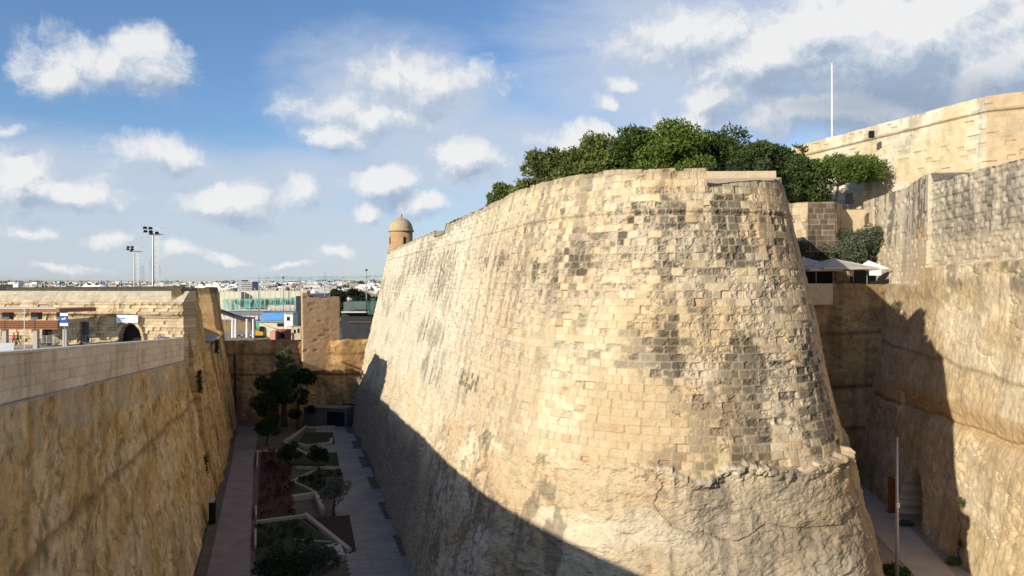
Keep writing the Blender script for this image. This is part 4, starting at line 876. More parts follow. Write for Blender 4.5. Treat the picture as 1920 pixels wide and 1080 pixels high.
cover([(552, 905), (598, 885), (640, 884), (644, 925), (605, 926)], 350, 'dark_ground_cover', 'black green low plants filling the V kerbed bed', (.010, .016, .006), (.03, .04, .015), .16, .45, 43)
GT = [(520, 812, 13.5, 4.4, 'olive', 13000, 'tallest dark tree at the far left of the garden', OG1, (.04, .07, .02)), (560, 806, 11.5, 4.6, 'pine', 9000, 'dense dark conical tree in front of the end wall', (.012, .024, .008), (.03, .045, .015)), (500, 836, 5.6, 2.4, 'olive', 6000, 'dark rounded tree low at the left path edge', OG1, (.035, .055, .018)),
      (533, 800, 17.0, 2.4, 'olive', 6000, 'slim pale green tree rising above the others against the end wall', (.05, .075, .03), (.10, .13, .06)),
      (598, 882, 3.9, 1.5, 'olive', 4000, 'small round dark tree on a thin trunk by the slab path', OG1, (.03, .045, .015)), (625, 968, 4.9, 2.1, 'olive', 2400, 'sparse grey leaved young tree beside the brown soil bed', (.08, .09, .06), (.18, .18, .13)),
      (545, 880, 4.2, 1.9, 'olive', 5000, 'round dark bush in the middle of the far beds', OG1, (.03, .05, .015)), (590, 1092, 3.2, 2.4, 'olive', 6000, 'spreading grey green bush at the bottom edge of the garden', (.04, .05, .03), (.10, .11, .07)), (520, 1100, 2.6, 2.6, 'olive', 6000, 'dark bush at the bottom edge next to the left path', OG1, (.05, .06, .03))]
for i, (px, py, h, r, kd, n, lab, c1, c2) in enumerate(GT):
    tree('garden_tree', gx(px, py), h, r, 700 + i, lab, 'tree', kd, n, .22 if h > 6 else .3, .26 if h > 6 else .16, c1, c2, nc=14)
ph = empty('pump_house', gx(615, 800), -.28, 'small grey flat roofed hut with a black opening at the end of the garden', 'hut')
MB().box((-3.2, 1.5, 1.7), (4.4, 3, 3.4)).build('side_wall', mat('grey_render', (.13, .12, .11), .9, 1, .2, .3), ph); MB().box((1.4, 1.7, 1.75), (4.8, 2.6, 3.5)).build('hut_body', mat('hut_render', (.18, .16, .14), .9, 1, .2), ph); MB().box((1.5, .38, 1.45), (3.9, .1, 2.7)).build('opening', M['dark'], ph); MB().box((-.9, 1.4, 3.56), (9.4, 3.2, .16)).build('flat_roof', mat('dark_flat_roof', (.16, .15, .14), .9, 1, .2), ph)
ww = empty('wooden_stair', gx(648, 792), -.28, 'dark open stair structure between the hut and the foot of the bastion', 'stair')
for k in range(4): MB().box((0, .6 * k, .6 + .9 * k), (3.0, .6, .2)).build('tread', M['black_metal'], ww)
for s_ in (-1.5, 1.5): MB().bar((s_, -.2, 0), (s_, 2.2, 4.2), .18, .3).build('stringer', M['rust'], ww)
x, y = fx(400, 980); t = empty('wall_door', (x - .1, y, 0), 0, 'tall narrow dark doorway at the foot of the left rock wall', 'door'); MB().box((0, 0, 1.2), (.7, 1.3, 2.7), .3).build('door_leaf', M['dark'], t); MB().box((-.08, 0, 2.62), (.7, 1.6, .16), .3).build('lintel', M['bedwall'], t)
mb = MB(); pz = (-42.6, 159.4); mb.tube([(pz[0], pz[1], 0), (pz[0], pz[1], 15)], .14, 8); tag(mb.build('drain_pipe', mat('grey_pipe', (.16, .14, .12), .7, 3, .2)), 'long thin drain pipe running down the brown end wall', 'pipe')
mb = MB(); mb.tube([(-55.9, 155.5, 0), (-56.3, 155.8, 14)], .2, 8); tag(mb.build('downpipe', M['black_metal']), 'dark downpipe in the corner of the end wall and the fort building', 'pipe')
rg = random.Random(12)
for i, (px, py, Y) in enumerate([(366, 700, 92), (376, 860, 100), (374, 930, 97), (400, 640, 128)]):
    x, y, z = at(px, py, Y); leafmesh_root = empty('hanging_weed', (x + .3, y, z), 0, ['green weed hanging just below the parapet end', 'thin green weed half way down the left wall', 'lowest green weed on the left rock wall', 'weed on the ledge of the fort building side'][i], 'plant', 'weeds growing from the left rock wall')
    leafmesh('leaves', [(.25, 0, -k * .5, .35, .5, .45) for k in range(5)], 500, .17, 90 + i, OG1, (.06, .09, .02), leafmesh_root, shell=.1)
x, y, z = at(948, 838, 60.5); t = empty('caper_bush', (x - .3, y, z), 0, 'small dark caper tuft growing out of the bastion face', 'plant'); leafmesh('leaves', [(0, -.3, 0, .45, .4, .3)], 260, .13, 97, OG1, PG2, t, shell=.1)

# ------------------------------------------------------------------ PLAZA
def pl(px, Y, z=19.9): return (at(px, 0, Y)[0], Y, z)
ks = empty('kiosk_canopy', pl(60, 96), 0, 'timber clad canopy with slatted screen on pale posts at the left edge', 'kiosk')
def kx(px): return at(px, 0, 96)[0] - ks.location.x
def kz(py): return EYE + (HOR - py) / FPX * 96 - 19.9
x0, x1, xt = kx(-60), kx(122), kx(152)
MB().prism([(x0, -1.2), (x1, -1.2), (xt, 3.5), (x0, 3.5)], kz(585), kz(578)).build('roof_slab', M['wood'], ks)
MB().prism([(x0, -1.3), (x1 - .3, -1.3), (xt - .4, 3.4), (x0, 3.4)], kz(578) + .003, kz(577)).build('roof_edge', M['white'], ks)
for k in range(5): MB().box(((x0 + kx(114)) / 2, -.6, kz(601.5 + k * 3.6)), (kx(114) - x0, .12, .14)).build('slat', M['wood'], ks)
MB().box(((x0 + kx(112)) / 2, -.3, kz(608)), (kx(112) - x0, .08, 1.0)).build('screen_back', mat('dark_timber', (.12, .055, .03), .8, 3, .2), ks)
for px in (10, 64, 112): MB().box((kx(px), .5, kz(592)), (.9, .9, .95)).build('bracket', mat('grey_bracket', (.12, .12, .11), .7, 2, .1), ks)
for px in (10, 68, 123): MB().box((kx(px), 0, kz(617) / 2), (.52, .52, kz(617))).build('post', M['paving'], ks)
for px in (4, 60): MB().tube([(kx(px), -1.5, 0), (kx(px), -1.5, kz(576))], .04, 6).build('cable', M['white'], ks)
bs = empty('information_sign', pl(120, 94.6), 0, 'square blue sign with a small white emblem above a pale panel', 'sign')
def bz(py): return EYE + (HOR - py) / FPX * 94.6 - 19.9
MB().box((0, 0, bz(599)), (.95, .1, .85)).build('blue_panel', M['blue'], bs); MB().box((0, .02, bz(589.5)), (.95, .1, .35)).build('white_panel', M['white'], bs); MB().box((0, .02, bz(608.5)), (1.0, .1, .35)).build('white_panel', M['white'], bs)
MB().box((-.1, -.06, bz(598)), (.35, .02, .12)).box((.12, -.06, bz(597)), (.2, .02, .2)).build('emblem', M['white'], bs); MB().tube([(0, .1, 0), (0, .1, bz(590))], .05, 6).build('post', M['steel'], bs)
bar0 = None
BL = [(82, 103, 'behind the pale post'), (93, 103, 'in front of the small black door'), (104, 103, 'beside the parked bicycles'), (131, 103, 'just right of the blue sign'), (143, 103, 'left of the grey door'), (155, 103, 'in front of the grey door'), (168, 103, 'left of the dark planter bush'), (181, 102.4, 'right behind the planter bush')]
for i, (px, Y, lab) in enumerate(BL):
    if bar0 is None:
        bar0 = empty('crowd_barrier', pl(px, Y), 0); MB().tube([(-.42, 0, .1), (-.42, 0, 1.25), (.42, 0, 1.25), (.42, 0, .1)], .025, 6).bar((-.42, 0, .25), (.42, 0, .25), .03).build('frame', M['steel'], bar0)
        b = MB()
        for q_ in np.linspace(-.32, .32, 5): b.bar((q_, 0, .25), (q_, 0, 1.25), .025)
        b.build('bars', M['steel'], bar0); c = bar0
        for s_ in (-.35, .35): MB().bar((s_, -.25, .03), (s_, .25, .03), .05).build('foot', M['steel'], bar0)
    else: c = copy_tree(bar0); c.location = pl(px, Y)
    tag(c, 'grey metal crowd barrier ' + lab, 'barrier', 'crowd barriers on the plaza')
t = empty('event_barrier', pl(8, 90), 0, 'solid pale grey barrier at the lower left edge of the plaza', 'barrier'); MB().box((0, 0, .65), (2.3, .08, 1.15)).build('panel', mat('pale_grey_panel', (.42, .44, .48), .6, 2, .1), t)
for s_ in (-.9, .9): MB().box((s_, 0, .04), (.1, .6, .08)).build('foot', M['steel'], t)
t = empty('planter_bush', pl(182, 103.4), 0, 'low dark round bush in a planter left of the carved stones', 'plant'); MB().lathe((0, 0, 0), [(.6, 0), (.8, .5), (.75, .52)], 14).build('planter', M['bedwall'], t); leafmesh('leaves', [(-.6, 0, .9, .7, .6, .45), (.5, 0, .9, .7, .6, .45), (0, 0, 1.1, .7, .6, .4)], 1500, .14, 88, OG1, (.05, .06, .04), t)
for i, (px, w, h, lab) in enumerate([(202, .45, 2.3, 'smooth narrow standing slab left of the tunnel arch'), (211, .75, 2.6, 'carved rounded standing stone next to the tunnel arch')]):
    t = empty('standing_stone', pl(px, 103), 0, lab, 'stone'); o = MB().box((0, 0, h * .4), (w * 1.2, .5, h * .8), 0, .95).box((0, 0, h * .88), (w * 1.1, .45, h * .25), 0, .55).build('slab', mat('grey_green_stone', (.13, .15, .14), .9, 4, .3, .6), t)
    if i:
        for k in range(4): MB().box((0, -.28, .4 + .5 * k), (w * .8, .1, .22)).build('carving', M['bedwall'], t)
for i, px in enumerate((106, 113, 119)):
    t = empty('bicycle', pl(px, 104), 1.2, ['parked dark bicycle nearest the small black door', 'parked dark bicycle in the middle of the three', 'parked dark bicycle nearest the blue sign'][i], 'bicycle', 'bicycles parked on the plaza')
    for s_ in (-.52, .52):
        m_ = MB(); m_.tube([(s_ + .34 * math.cos(a), 0, .36 + .34 * math.sin(a)) for a in np.linspace(0, 2 * math.pi, 17)], .03, 5, False); m_.build('wheel', M['black_metal'], t)
    MB().tube([(-.52, 0, .36), (-.15, 0, .85), (.38, 0, .9), (.52, 0, .36)], .02, 5).tube([(-.15, 0, .85), (0, 0, .32), (.38, 0, .9)], .02, 5).tube([(-.52, 0, .36), (0, 0, .32)], .02, 5).build('frame', M['rust'], t); MB().box((-.17, 0, .93), (.25, .12, .06)).build('saddle', M['black_metal'], t); MB().tube([(.4, -.25, 1.0), (.37, 0, 1.02), (.4, .25, 1.0)], .015, 5).build('handlebar', M['black_metal'], t)

# people: one continuous skinned figure each
def person(px, Y, rz, label, top, legs, seed, z=19.9, stride=.22, bag=None):
    root = empty('person', pl(px, Y, z), rz, label, 'person'); rg = random.Random(seed); s = stride
    V = [(0, 0, .95), (0, 0, 1.15), (0, .01, 1.38), (0, 0, 1.5), (0, -.02, 1.66), (-.10, 0, .90), (-.11, -s * .5, .5), (-.11, -s + .1, .08), (-.11, -s - .06, .04), (.10, 0, .90), (.11, s * .6, .5), (.11, s + .12, .09), (.11, s, .04), (-.19, 0, 1.40), (-.25, .1, 1.12), (-.24, -.04, .88), (-.24, -.06, .78), (.19, 0, 1.40), (.25, -.08, 1.12), (.24, -.2, .92), (.24, -.24, .83)]
    E = [(0, 1), (1, 2), (2, 3), (3, 4), (0, 5), (5, 6), (6, 7), (7, 8), (0, 9), (9, 10), (10, 11), (11, 12), (2, 13), (13, 14), (14, 15), (15, 16), (2, 17), (17, 18), (18, 19), (19, 20)]
    rad = [.14, .13, .15, .055, .10, .10, .07, .045, .04, .10, .07, .045, .04, .065, .048, .035, .04, .065, .048, .035, .04]
    me = bpy.data.meshes.new('body'); me.from_pydata(V, E, []); o = link(bpy.data.objects.new('body', me), root); me.materials.append(None)
    md = o.modifiers.new('skin', 'SKIN'); me.skin_vertices.new() if not me.skin_vertices else None
    for i, r_ in enumerate(rad): me.skin_vertices[0].data[i].radius = (r_, r_ * .8)
    me.skin_vertices[0].data[0].use_root = True; o.modifiers.new('sub', 'SUBSURF').render_levels = 1
    m, nt, b, N, L = newmat('clothed_figure'); tc = N('ShaderNodeTexCoord'); sx = N('ShaderNodeSeparateXYZ'); L(tc.outputs['Object'], sx.inputs[0])
    mr = N('ShaderNodeMapRange'); mr.inputs['From Max'].default_value = 2.0; L(sx.outputs[2], mr.inputs['Value']); cr = N('ShaderNodeValToRGB'); cr.color_ramp.interpolation = 'CONSTANT'; L(mr.outputs[0], cr.inputs[0]); e = cr.color_ramp.elements
    e[0].position = 0; e[0].color = (.03, .025, .02, 1); e[1].position = .05; e[1].color = (*legs, 1)
    for p_, c_ in ((.475, top), (.745, (.45, .27, .18))): q_ = e.new(p_); q_.color = (*c_, 1)
    L(cr.outputs[0], b.inputs['Base Color']); b.inputs['Roughness'].default_value = .85; me.materials[0] = m
    MB().lathe((0, .02, 1.62), [(.09, 0), (.115, .06), (.10, .13), (.04, .17)], 10).build('hair', M['bark'], root, True)
    if bag: MB().box((bag[0], bag[1], bag[2]), (.42, .26, .36), .1, .85).build('carried_bag', mat('bag_cloth', bag[3], .7, 3, .1), root, bevel=.05)
person(26, 101, .3, 'person in a red top and dark trousers walking near the left edge of the plaza', (.55, .05, .07), (.02, .02, .03), 1, bag=None)
person(33, 101.6, -.5, 'person in black walking just right of the one in red', (.02, .02, .025), (.02, .02, .02), 2)
person(133, 104, 1.2, 'person in dark clothes standing behind the barriers right of the blue sign', (.03, .03, .035), (.03, .03, .05), 3, stride=.03)
p = fpt(296, 1.6, .6); t = empty('flower_heap', p, 0, 'small heap of white and pink flowers at the foot of the fort building', 'flowers'); leafmesh('petals', [(0, 0, -.3, .8, .3, .35), (.9, 0, -.5, .6, .3, .25)], 500, .14, 89, (.55, .5, .5), (.5, .25, .3), t, shell=.1)

# ------------------------------------------------------------------ ON THE ROOF OF THE GATE BUILDING
def rf(px, Y): x = at(px, 0, Y)[0]; return (x, Y, 26.95)
wires = MB()
fposts = [3, 30, 70, 113, 152, 190, 228, 262]
for i, px in enumerate(fposts):
    p = rf(px, 140); o = MB().tube([(0, 0, -.4), (0, 0, 1.75)], .06, 6).build('fence_post', M['black_metal']); o.location = p; tag(o, ['nearest the left edge', 'second from the left edge', 'third from the left edge', 'fourth from the left edge', 'fourth from the smaller floodlight tower', 'third from the smaller floodlight tower', 'second from the smaller floodlight tower', 'next to the smaller floodlight tower'][i] and 'thin dark fence post on the roof edge, ' + ['nearest the left edge', 'second from the left edge', 'third from the left edge', 'fourth from the left edge', 'fourth left of the smaller floodlight tower', 'third left of the smaller floodlight tower', 'second left of the smaller floodlight tower', 'touching the smaller floodlight tower'][i], 'fence post', 'posts of the wire fence on the roof')
for z in (28.6, 28.0, 27.4): wires.bar((at(-20, 0, 140)[0], 140, z), (at(262, 0, 140)[0], 140, z), .035)
tag(wires.build('fence_wires', M['black_metal']), 'three thin wires strung along the roof edge posts', 'wire')
wt = empty('white_dinghy_cover', rf(177, 121), 0, 'white humped cover with two dark holes lying on the roof', 'cover')
MB().add([(-2.9, 0, .1), (-2.0, -.9, .1), (1.6, -.9, .1), (3.2, 0, .1), (1.6, .9, .1), (-2.0, .9, .1), (-1.2, -.4, 1.1), (1.0, -.4, 1.15), (1.0, .4, 1.15), (-1.2, .4, 1.1)], [(0, 1, 6), (1, 2, 7, 6), (2, 3, 7), (3, 4, 8, 7), (4, 5, 9, 8), (5, 0, 9), (0, 6, 9), (6, 7, 8, 9)]).build('cover_shell', M['white'], wt)
for x in (-.6, .6): MB().lathe((x, -.45, 1.0), [(.28, 0), (.28, .2)], 10).build('hole', M['dark'], wt)
a = rf(200, 112); b = rf(232, 130); mb = MB(); mb.bar((a[0], a[1], 27.0), (b[0], b[1], 27.5), .4, .3); tag(mb.build('dark_beam', M['black_metal']), 'long dark beam lying slanted on the roof', 'beam')
for i, (px, Y, w, h, lab, m_) in enumerate([(251, 105.2, .9, .9, 'small dark box on the sloping top right above the arch', M['black_metal']), (14, 112, 2.0, .8, 'flat black box at the left end of the roof', M['black_metal']), (32, 112, .8, .9, 'pale block next to the black box on the roof', M['white']), (34, 105.5, 1.1, .45, 'dark slab on the roof edge above the canopy', M['bedwall'])]):
    z = 26.3 if Y < 108 else 27.3; o = MB().box((0, 0, 0), (w, .8, h), .1, .93).build('roof_box', m_, None, bevel=.04); o.location = (at(px, 0, Y)[0], Y, z + h * .3 - (.1 if i == 0 else 0)); tag(o, lab, 'box')
# floodlight towers
def flood(px, Y, ty, label, lamps, k):
    x = at(px, 0, Y)[0]; zt = EYE + (HOR - ty) / FPX * Y; t = empty('floodlight_tower', (x, Y, 20), 0, label, 'floodlight', 'floodlight towers'); h = zt - 20 - 1.6 * k
    MB().tube([(0, 0, 0), (0, 0, h)], [.30 * k, .17 * k], 8).build('mast', M['steel'], t)
    MB().box((.9 * k, 0, h), (2.6 * k, 1.5 * k, .10)).build('platform', M['black_metal'], t)
    r_ = MB()
    for (x_, y_) in ((2.1, -.7), (2.1, .7), (.4, -.7)): r_.bar((x_ * k, y_ * k, h), (x_ * k, y_ * k, h + 1.4 * k), .07 * k)
    r_.bar((.4 * k, -.7 * k, h + 1.4 * k), (2.1 * k, -.7 * k, h + 1.4 * k), .07 * k).bar((2.1 * k, -.7 * k, h + 1.4 * k), (2.1 * k, .7 * k, h + 1.4 * k), .07 * k); r_.build('guard_rail', M['steel'], t)
    for (lx, lz) in lamps:
        l = MB().box((lx * k, -.2, h + lz * k), (.95 * k, .5 * k, .5 * k), .2, .7, .5).build('floodlight', M['black_metal'], t)
        MB().bar((lx * k, 0, h + lz * k), (0, 0, h + lz * k - .1), .07 * k).build('lamp_arm', M['steel'], l)
    l_ = MB()
    for s_ in (.95, 1.45): l_.bar((s_ * k, 0, 0), (s_ * k, 0, h), .11)
    for z in np.arange(.5, h, .55): l_.bar((.95 * k, 0, z), (1.45 * k, 0, z), .09)
    for z in np.arange(3, h, 1.5): l_.bar((0, 0, z), (.95 * k, 0, z), .09)
    l_.build('ladder', M['steel'], t); return h, t
flood(287, 215, 427, 'taller floodlight tower with six dark lamps and a ladder', ((-1.9, 1.6), (-.6, 1.5), (-1.8, .75), (-.5, .7), (1.0, .35), (-.4, .2)), 1.15)
flood(252, 245, 462, 'shorter floodlight tower with five dark lamps, left of the taller one', ((-1.9, 1.4), (-.6, 1.45), (-2.0, .7), (-.6, .75), (-.9, .25)), 1.0)

def netmat(name, c, a): m, nt, b, N, L = newmat(name); b.inputs['Base Color'].default_value = (*c, 1); b.inputs['Roughness'].default_value = .9; n = N('ShaderNodeTexNoise'); n.inputs['Scale'].default_value = .25; tc = N('ShaderNodeTexCoord'); L(tc.outputs['Object'], n.inputs['Vector']); mr = N('ShaderNodeMapRange'); mr.inputs['From Min'].default_value = .3; mr.inputs['From Max'].default_value = .7; mr.inputs['To Min'].default_value = a * .6; mr.inputs['To Max'].default_value = min(1, a * 1.4); L(n.outputs[0], mr.inputs['Value']); L(mr.outputs[0], b.inputs['Alpha']); return m
def hang(pts_top, pts_bot, Y, n=24):
    vs = []; xt = [p[0] for p in pts_top]
    for px in np.linspace(xt[0], xt[-1], n):
        ty = np.interp(px, xt, [p[1] for p in pts_top]); by = np.interp(px, [p[0] for p in pts_bot], [p[1] for p in pts_bot]); vs += [at(px, ty, Y + math.sin(px * .4) * .5), at(px, by, Y + math.cos(px * .3) * .5)]
    return vs, [(2 * i, 2 * i + 2, 2 * i + 3, 2 * i + 1) for i in range(n - 1)]
v, f = hang([(256, 482), (262, 492), (270, 499), (276, 497), (283, 484), (289, 462), (293, 480), (300, 500), (310, 518), (322, 532)], [(256, 541), (322, 541)], 225, 70)
tag(MB().add(v, f).build('sports_net', netmat('sports_netting', (.36, .34, .33), .2)), 'sagging fine grey net hung between the two floodlight towers', 'net')

# ------------------------------------------------------------------ CONSTRUCTION SITE AND BUILDINGS BEHIND THE END WALL
def A(px, py, Y): return at(px, py, Y)
def slab(px0, px1, py0, py1, Y, dep, m_, name, parent, zb=None):
    a = A(px0, py0, Y); b = A(px1, py1, Y); z0 = b[2] if zb is None else zb
    o = MB().prism([(a[0], Y), (b[0], Y), (b[0], Y + dep), (a[0], Y + dep)], z0, a[2]).build(name, m_, None); return P0(o, parent) if parent is not None else o
m_net = netmat('green_scaffold_net', (.10, .42, .33), .72); m_pale = mat('pale_concrete', (.56, .53, .46), .85, .4, .12); m_lime = mat('pale_lime_wall', (.60, .56, .40), .9, .4, .12); m_dk = mat('charcoal_wall', (.035, .038, .042), .85, .5, .3)
sc_ = empty('building_site', A(490, 600, 260)[:2] + (16,), 0, 'large building under construction wrapped in green netting and scaffold', 'building')
slab(412, 565, 552, 640, 262, 40, m_pale, 'concrete_floors', sc_, 16)
slab(412, 452, 547, 562, 255, 5, m_lime, 'upper_wall', sc_); slab(452, 575, 545, 561, 258, 5, m_lime, 'upper_wall', sc_)
slab(418, 575, 584, 592, 240, 8, mat('grey_sheet_roof', (.16, .17, .18), .6, 1, .3), 'sheet_roof', sc_)
slab(555, 572, 555, 640, 238, 10, m_dk, 'dark_bay', sc_, 16)
v, f = hang([(418, 561), (455, 560), (550, 558), (572, 557)], [(418, 582), (455, 580), (572, 568)], 252, 30); P0(MB().add(v, f).build('green_net', m_net), sc_)
v, f = hang([(478, 602), (516, 602)], [(478, 616), (516, 618)], 225, 14); P0(MB().add(v, f).build('green_net', m_net), sc_)
mbs = MB()
for px in np.arange(421, 566, 9.5):
    p = A(px, 540 if px > 450 else 548, 250); mbs.bar((p[0], 250, 16), p, .16)
for py in (547, 562, 576, 590): a = A(421, py, 250); b = A(566, py, 250); mbs.bar(a, b, .10)
for px in np.arange(425, 560, 19): mbs.bar(A(px, 576, 249.8), A(px + 9.5, 562, 249.8), .08)
P0(mbs.build('scaffold_tubes', M['steel']), sc_)
v, f = hang([(458, 519), (485, 521), (530, 517), (560, 519), (610, 517), (660, 518), (690, 516), (722, 517)], [(458, 520), (500, 523), (560, 525), (640, 524), (700, 521), (722, 519)], 250, 40)
tag(MB().add(v, f).build('overhead_net', netmat('teal_overhead_net', (.06, .30, .27), .3)), 'thin teal net stretched above the building site', 'net')
for i, (px, ty, Y) in enumerate([(485, 515, 250), (531, 517, 250), (609, 508, 250), (687, 503, 250)]):
    z = EYE + (HOR - ty) / FPX * Y; o = MB().tube([(0, 0, 0), (0, 0, z - 16)], [.22, .1], 6).build('net_mast', M['steel']); o.location = (A(px, 0, Y)[0], Y, 16); tag(o, ['thin mast holding the teal net, leftmost one', 'thin mast with a lamp head above the pale upper wall', 'thin mast rising behind the square pier', 'tall thin mast nearest the bastion'][i], 'mast', 'masts of the teal net')
    if i in (1, 3): MB().box((0, 0, z - 16.6), (.9, .4, .5), .3, .7).build('lamp_head', M['black_metal'], o)
hw = empty('round_hut_roof', A(445, 600, 200)[:2] + (16,), 0, 'dark sagging curved roof on four pale columns beside the fort building', 'shelter')
pts = [(410, 583), (425, 588), (440, 594), (455, 598), (478, 600)]
v, f = [], []
for (px, py) in pts: a = A(px, py, 192); b = A(px, py - 5, 206); v += [a, (a[0], a[1], a[2] - .5), b]
f = [(3 * i, 3 * i + 3, 3 * i + 5, 3 * i + 2) for i in range(4)] + [(3 * i, 3 * i + 1, 3 * i + 4, 3 * i + 3) for i in range(4)]
P0(MB().add(v, f).build('curved_roof', mat('brown_roof', (.07, .055, .05), .9, 1, .3)), hw)
for px in (436, 442, 463, 475): p = A(px, 633, 190); q_ = A(px, 598, 190); P0(MB().tube([p, q_], [.33, .26], 10).build('column', M['white']), hw)
slab(415, 470, 603, 640, 200, 4, mat('ochre_wall', (.26, .18, .10), .9, 1, .25), 'back_wall', hw, 16)
def hut(name, label, cat, px0, px1, py0, py1, Y, dep, m_, wins=(), roof=None):
    t = empty(name, A((px0 + px1) / 2, py1, Y)[:2] + (A(0, py1, Y)[2],), 0, label, cat); slab(px0, px1, py0, py1, Y, dep, m_, 'wall', t, A(0, py1 + 12, Y)[2])
    for (a, b, c, d) in wins: P0(MB().box(((A(a, 0, Y)[0] + A(b, 0, Y)[0]) / 2, Y, (A(0, c, Y)[2] + A(0, d, Y)[2]) / 2), (A(b, 0, Y)[0] - A(a, 0, Y)[0], .3, A(0, c, Y)[2] - A(0, d, Y)[2])).build('window', M['dark']), t)
    if roof: slab(px0 - 1, px1 + 1, py0 - 1.5, py0 - .05, Y - .5, dep + 1, roof, 'roof', t)
    return t
hut('site_cabin', 'white site cabin with one small window left of the square pier', 'cabin', 533, 549, 588, 611, 205, 5, M['white'], ((538, 543, 594, 601),), M['paving'])
hut('cream_block', 'narrow cream block under the white site cabin', 'building', 536, 547, 612, 634, 200, 5, m_lime)
hut('blue_tarpaulin_shed', 'shed covered by a bright blue tarpaulin on the building site', 'shed', 489, 534, 587, 596, 222, 8, mat('blue_tarpaulin', (.10, .30, .62), .5, 1, .2))
hut('pink_shed', 'small salmon pink shed behind the end wall', 'shed', 506, 516, 621, 636, 186, 4, mat('salmon_paint', (.62, .30, .22), .8, 1, .1))
hut('red_container', 'dull red container with a dark open end beside the pink shed', 'container', 517, 535, 619, 636, 188, 5, mat('red_paint', (.36, .09, .06), .7, 1, .2), ((527, 534, 621, 633),))
hut('stone_house', 'small yellowish stone house with two windows by the square pier', 'house', 548, 566, 613, 634, 198, 6, M['cream'], ((551, 554, 618, 625), (558, 561, 616, 624)))
hut('pale_shop', 'long pale low building under the blue tarpaulin', 'building', 486, 532, 604, 620, 214, 6, m_lime, ((520, 531, 606, 612),), mat('blue_grey_roof', (.25, .38, .42), .7, 1, .1))
dg = empty('yellow_digger', A(487, 634, 214), .2, 'small yellow digger with a raised dark arm on the building site', 'digger')
m_y = mat('yellow_paint', (.62, .38, .03), .5, 2, .1)
MB().box((0, 0, 1.5), (2.0, 2.2, 1.3), 0, .9).build('engine_body', m_y, dg); MB().box((.5, -.4, 2.6), (1.1, 1.3, 1.4), 0, .85).build('cab', M['black_metal'], dg)
for s_ in (-1, 1): MB().box((0, s_ * .95, .45), (3.0, .5, .8), 0, .8).build('track', M['black_metal'], dg)
MB().bar((1.0, 0, 1.8), (2.6, 0, 3.6), .35).bar((2.6, 0, 3.6), (3.4, 0, 1.6), .25).build('arm', M['black_metal'], dg); MB().box((3.4, 0, 1.2), (.8, .9, .8), 0, .7).build('bucket', M['black_metal'], dg)
for i, px in enumerate((448, 454, 459, 466, 470)):
    t = empty('motorcycle', A(px, 634, 214), .8 + i, ['parked motorcycle nearest the fort building', 'second parked motorcycle from the fort building', 'middle parked motorcycle of five', 'fourth parked motorcycle from the fort building', 'parked motorcycle nearest the yellow digger'][i], 'motorcycle', 'motorcycles parked behind the end wall')
    for s_ in (-.65, .65): MB().tube([(s_ + .28 * math.cos(a), 0, .32 + .28 * math.sin(a)) for a in np.linspace(0, 2 * math.pi, 13)], .06, 5, False).build('wheel', M['black_metal'], t)
    MB().box((0, 0, .7), (1.0, .3, .4), 0, .7).build('fuel_body', (M['rust'], M['white'], M['black_metal'])[i % 3], t); MB().bar((.6, -.3, 1.05), (.6, .3, 1.05), .05).build('handlebar', M['steel'], t)
# dark covered structure right of the pier
db = empty('dark_netted_building', A(680, 600, 190)[:2] + (16,), 0, 'dark netted building in shade between the square pier and the bastion', 'building')
slab(640, 735, 585, 640, 196, 20, m_dk, 'dark_wall', db, 14); slab(644, 735, 566, 585, 215, 12, mat('grey_green_cladding', (.10, .14, .13), .8, .6, .25), 'upper_storey', db, 20); slab(640, 692, 584, 586.5, 194, 2, m_pale, 'floor_edge', db); slab(652, 735, 603, 605, 195.6, .6, mat('dull_band', (.14, .08, .07), .8, 1, .2), 'band', db)
v, f = hang([(686, 560), (735, 556)], [(686, 590), (735, 590)], 192, 14); P0(MB().add(v, f).build('green_net', netmat('dark_green_net', (.03, .10, .06), .7)), db)
# tower block and the town on the far ridge
tb = empty('tower_block', A(463, 540, 700)[:2] + (8,), 0, 'tall grey and white apartment tower block standing above the far town', 'building')
slab(447, 453, 525, 556, 700, 18, mat('grey_concrete', (.34, .35, .38), .9, .1, .1), 'stair_tower', tb, 8); slab(453, 472, 528, 556, 702, 18, mat('tower_glazing', (.16, .18, .22), .6, .1, .1), 'core', tb, 8)
for k in range(7): slab(453, 472.5, 528 + k * 3.3, 529.7 + k * 3.3, 699, 4, m_pale, 'balcony_band', tb)
m_h = [mat('town_white', (.70, .68, .64), .9, .05, .1), mat('town_cream', (.56, .49, .39), .9, .05, .1), mat('town_grey', (.36, .36, .37), .9, .05, .1), mat('town_tan', (.42, .33, .24), .9, .05, .1)]
m_w = mat('town_windows', (.07, .08, .10), .7, .2, .1)
rg = random.Random(77); nh = 0
def house_geo(mb, x, y, z, w, d, h, rz):
    mb.box((x, y, z + h / 2 - 3), (w, d, h + 6), rz)
    if rg.random() < .5: mb.box((x + rg.uniform(-.2, .2) * w, y, z + h + 1.3), (w * .35, d * .4, 2.6), rz)
def spot(i, far):
    if far: Y = rg.uniform(1500, 4200)
    else: Y = rg.uniform(620, 1500)
    px = rg.uniform(-30, 735); return A(px, 0, Y)[0], Y
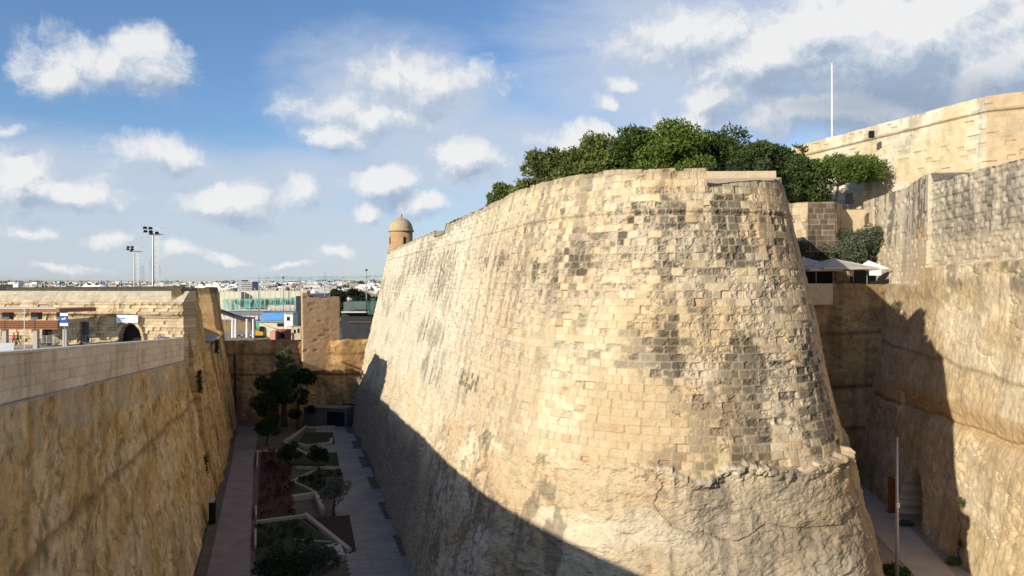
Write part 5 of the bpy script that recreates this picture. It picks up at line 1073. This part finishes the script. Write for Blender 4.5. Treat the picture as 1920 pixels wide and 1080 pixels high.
for i in range(240):
    x, y = spot(i, False); z = float(land(np.array([x]), np.array([y]))[0]); w, d, h = rg.uniform(9, 26), rg.uniform(9, 18), rg.uniform(5, 12) + (6 if rg.random() < .08 else 0)
    mb = MB(); o0 = (x, y, z); house_geo(mb, 0, 0, 0, w, d, h, 0); ci = rg.choice((0, 0, 0, 1, 1, 2, 3)); o = mb.build('town_house', m_h[ci]); o.location = o0; o.rotation_euler.z = rg.uniform(-.6, .6)
    tag(o, ('wide ' if w > 17 else 'narrow ') + ('white', 'cream', 'grey', 'tan')[ci] + ' flat roofed house in the distant town on the horizon', 'house', 'houses of the distant town')
    mw = MB()
    for fz in np.arange(2.0, h - .8, 3.0):
        for fx_ in np.arange(-w / 2 + 1.8, w / 2 - 1.2, 3.4): mw.box((fx_, -d / 2, fz), (1.3, .2, 1.5))
    if mw.v: mw.build('windows', m_w, o)
for mi in range(4):
    mb = MB()
    for i in range((900, 520, 300, 260)[mi]):
        x, y = spot(i, rg.random() < .8); z = float(land(np.array([x]), np.array([y]))[0]); house_geo(mb, x, y, z, rg.uniform(10, 34), rg.uniform(9, 18), rg.uniform(5, 14), rg.uniform(-.6, .6))
    tag(mb.build('far_town', m_h[mi]), ['mass of tiny white houses covering the far ridge', 'mass of tiny cream houses covering the far ridge', 'mass of tiny grey houses covering the far ridge', 'mass of tiny tan houses covering the far ridge'][mi], 'town', kind='stuff')
cl = []
for i in range(420):
    Y = rg.uniform(480, 3200); px = rg.uniform(-30, 735); x = A(px, 0, Y)[0]; z = float(land(np.array([x]), np.array([Y]))[0]); r = rg.uniform(4, 9) * (1 + Y / 2500); cl.append((x, Y, z + r * .4, r * 1.5, r, r * .7))
o = leafmesh('distant_trees', cl, 26000, 3.2, 31, (.022, .035, .018), (.045, .062, .03), None, shell=.6); tag(o, 'dark scattered trees among the houses of the far town', 'trees', kind='stuff')
for i, (px, ty, hw, lab) in enumerate([(603, 545, 14, 'dark rounded tree just behind the top of the square pier'), (630, 543, 22, 'dark wide tree in the middle behind the pier'), (665, 541, 22, 'dark broad tree behind the netted building'), (652, 551, 30, 'low dark tree in front of the two broad ones'), (692, 548, 18, 'dark tree nearest the bastion edge beyond the site')]):
    Y = 400 - 20 * i; zt = EYE + (HOR - ty) / FPX * Y; tree('park_tree', (A(px, 0, Y)[0], Y, 12), zt - 12, hw / FPX * Y, 800 + i, lab, 'tree', 'olive', 4500, .1, .8, (.015, .026, .012), (.035, .05, .02), group='trees beyond the building site', nc=12)
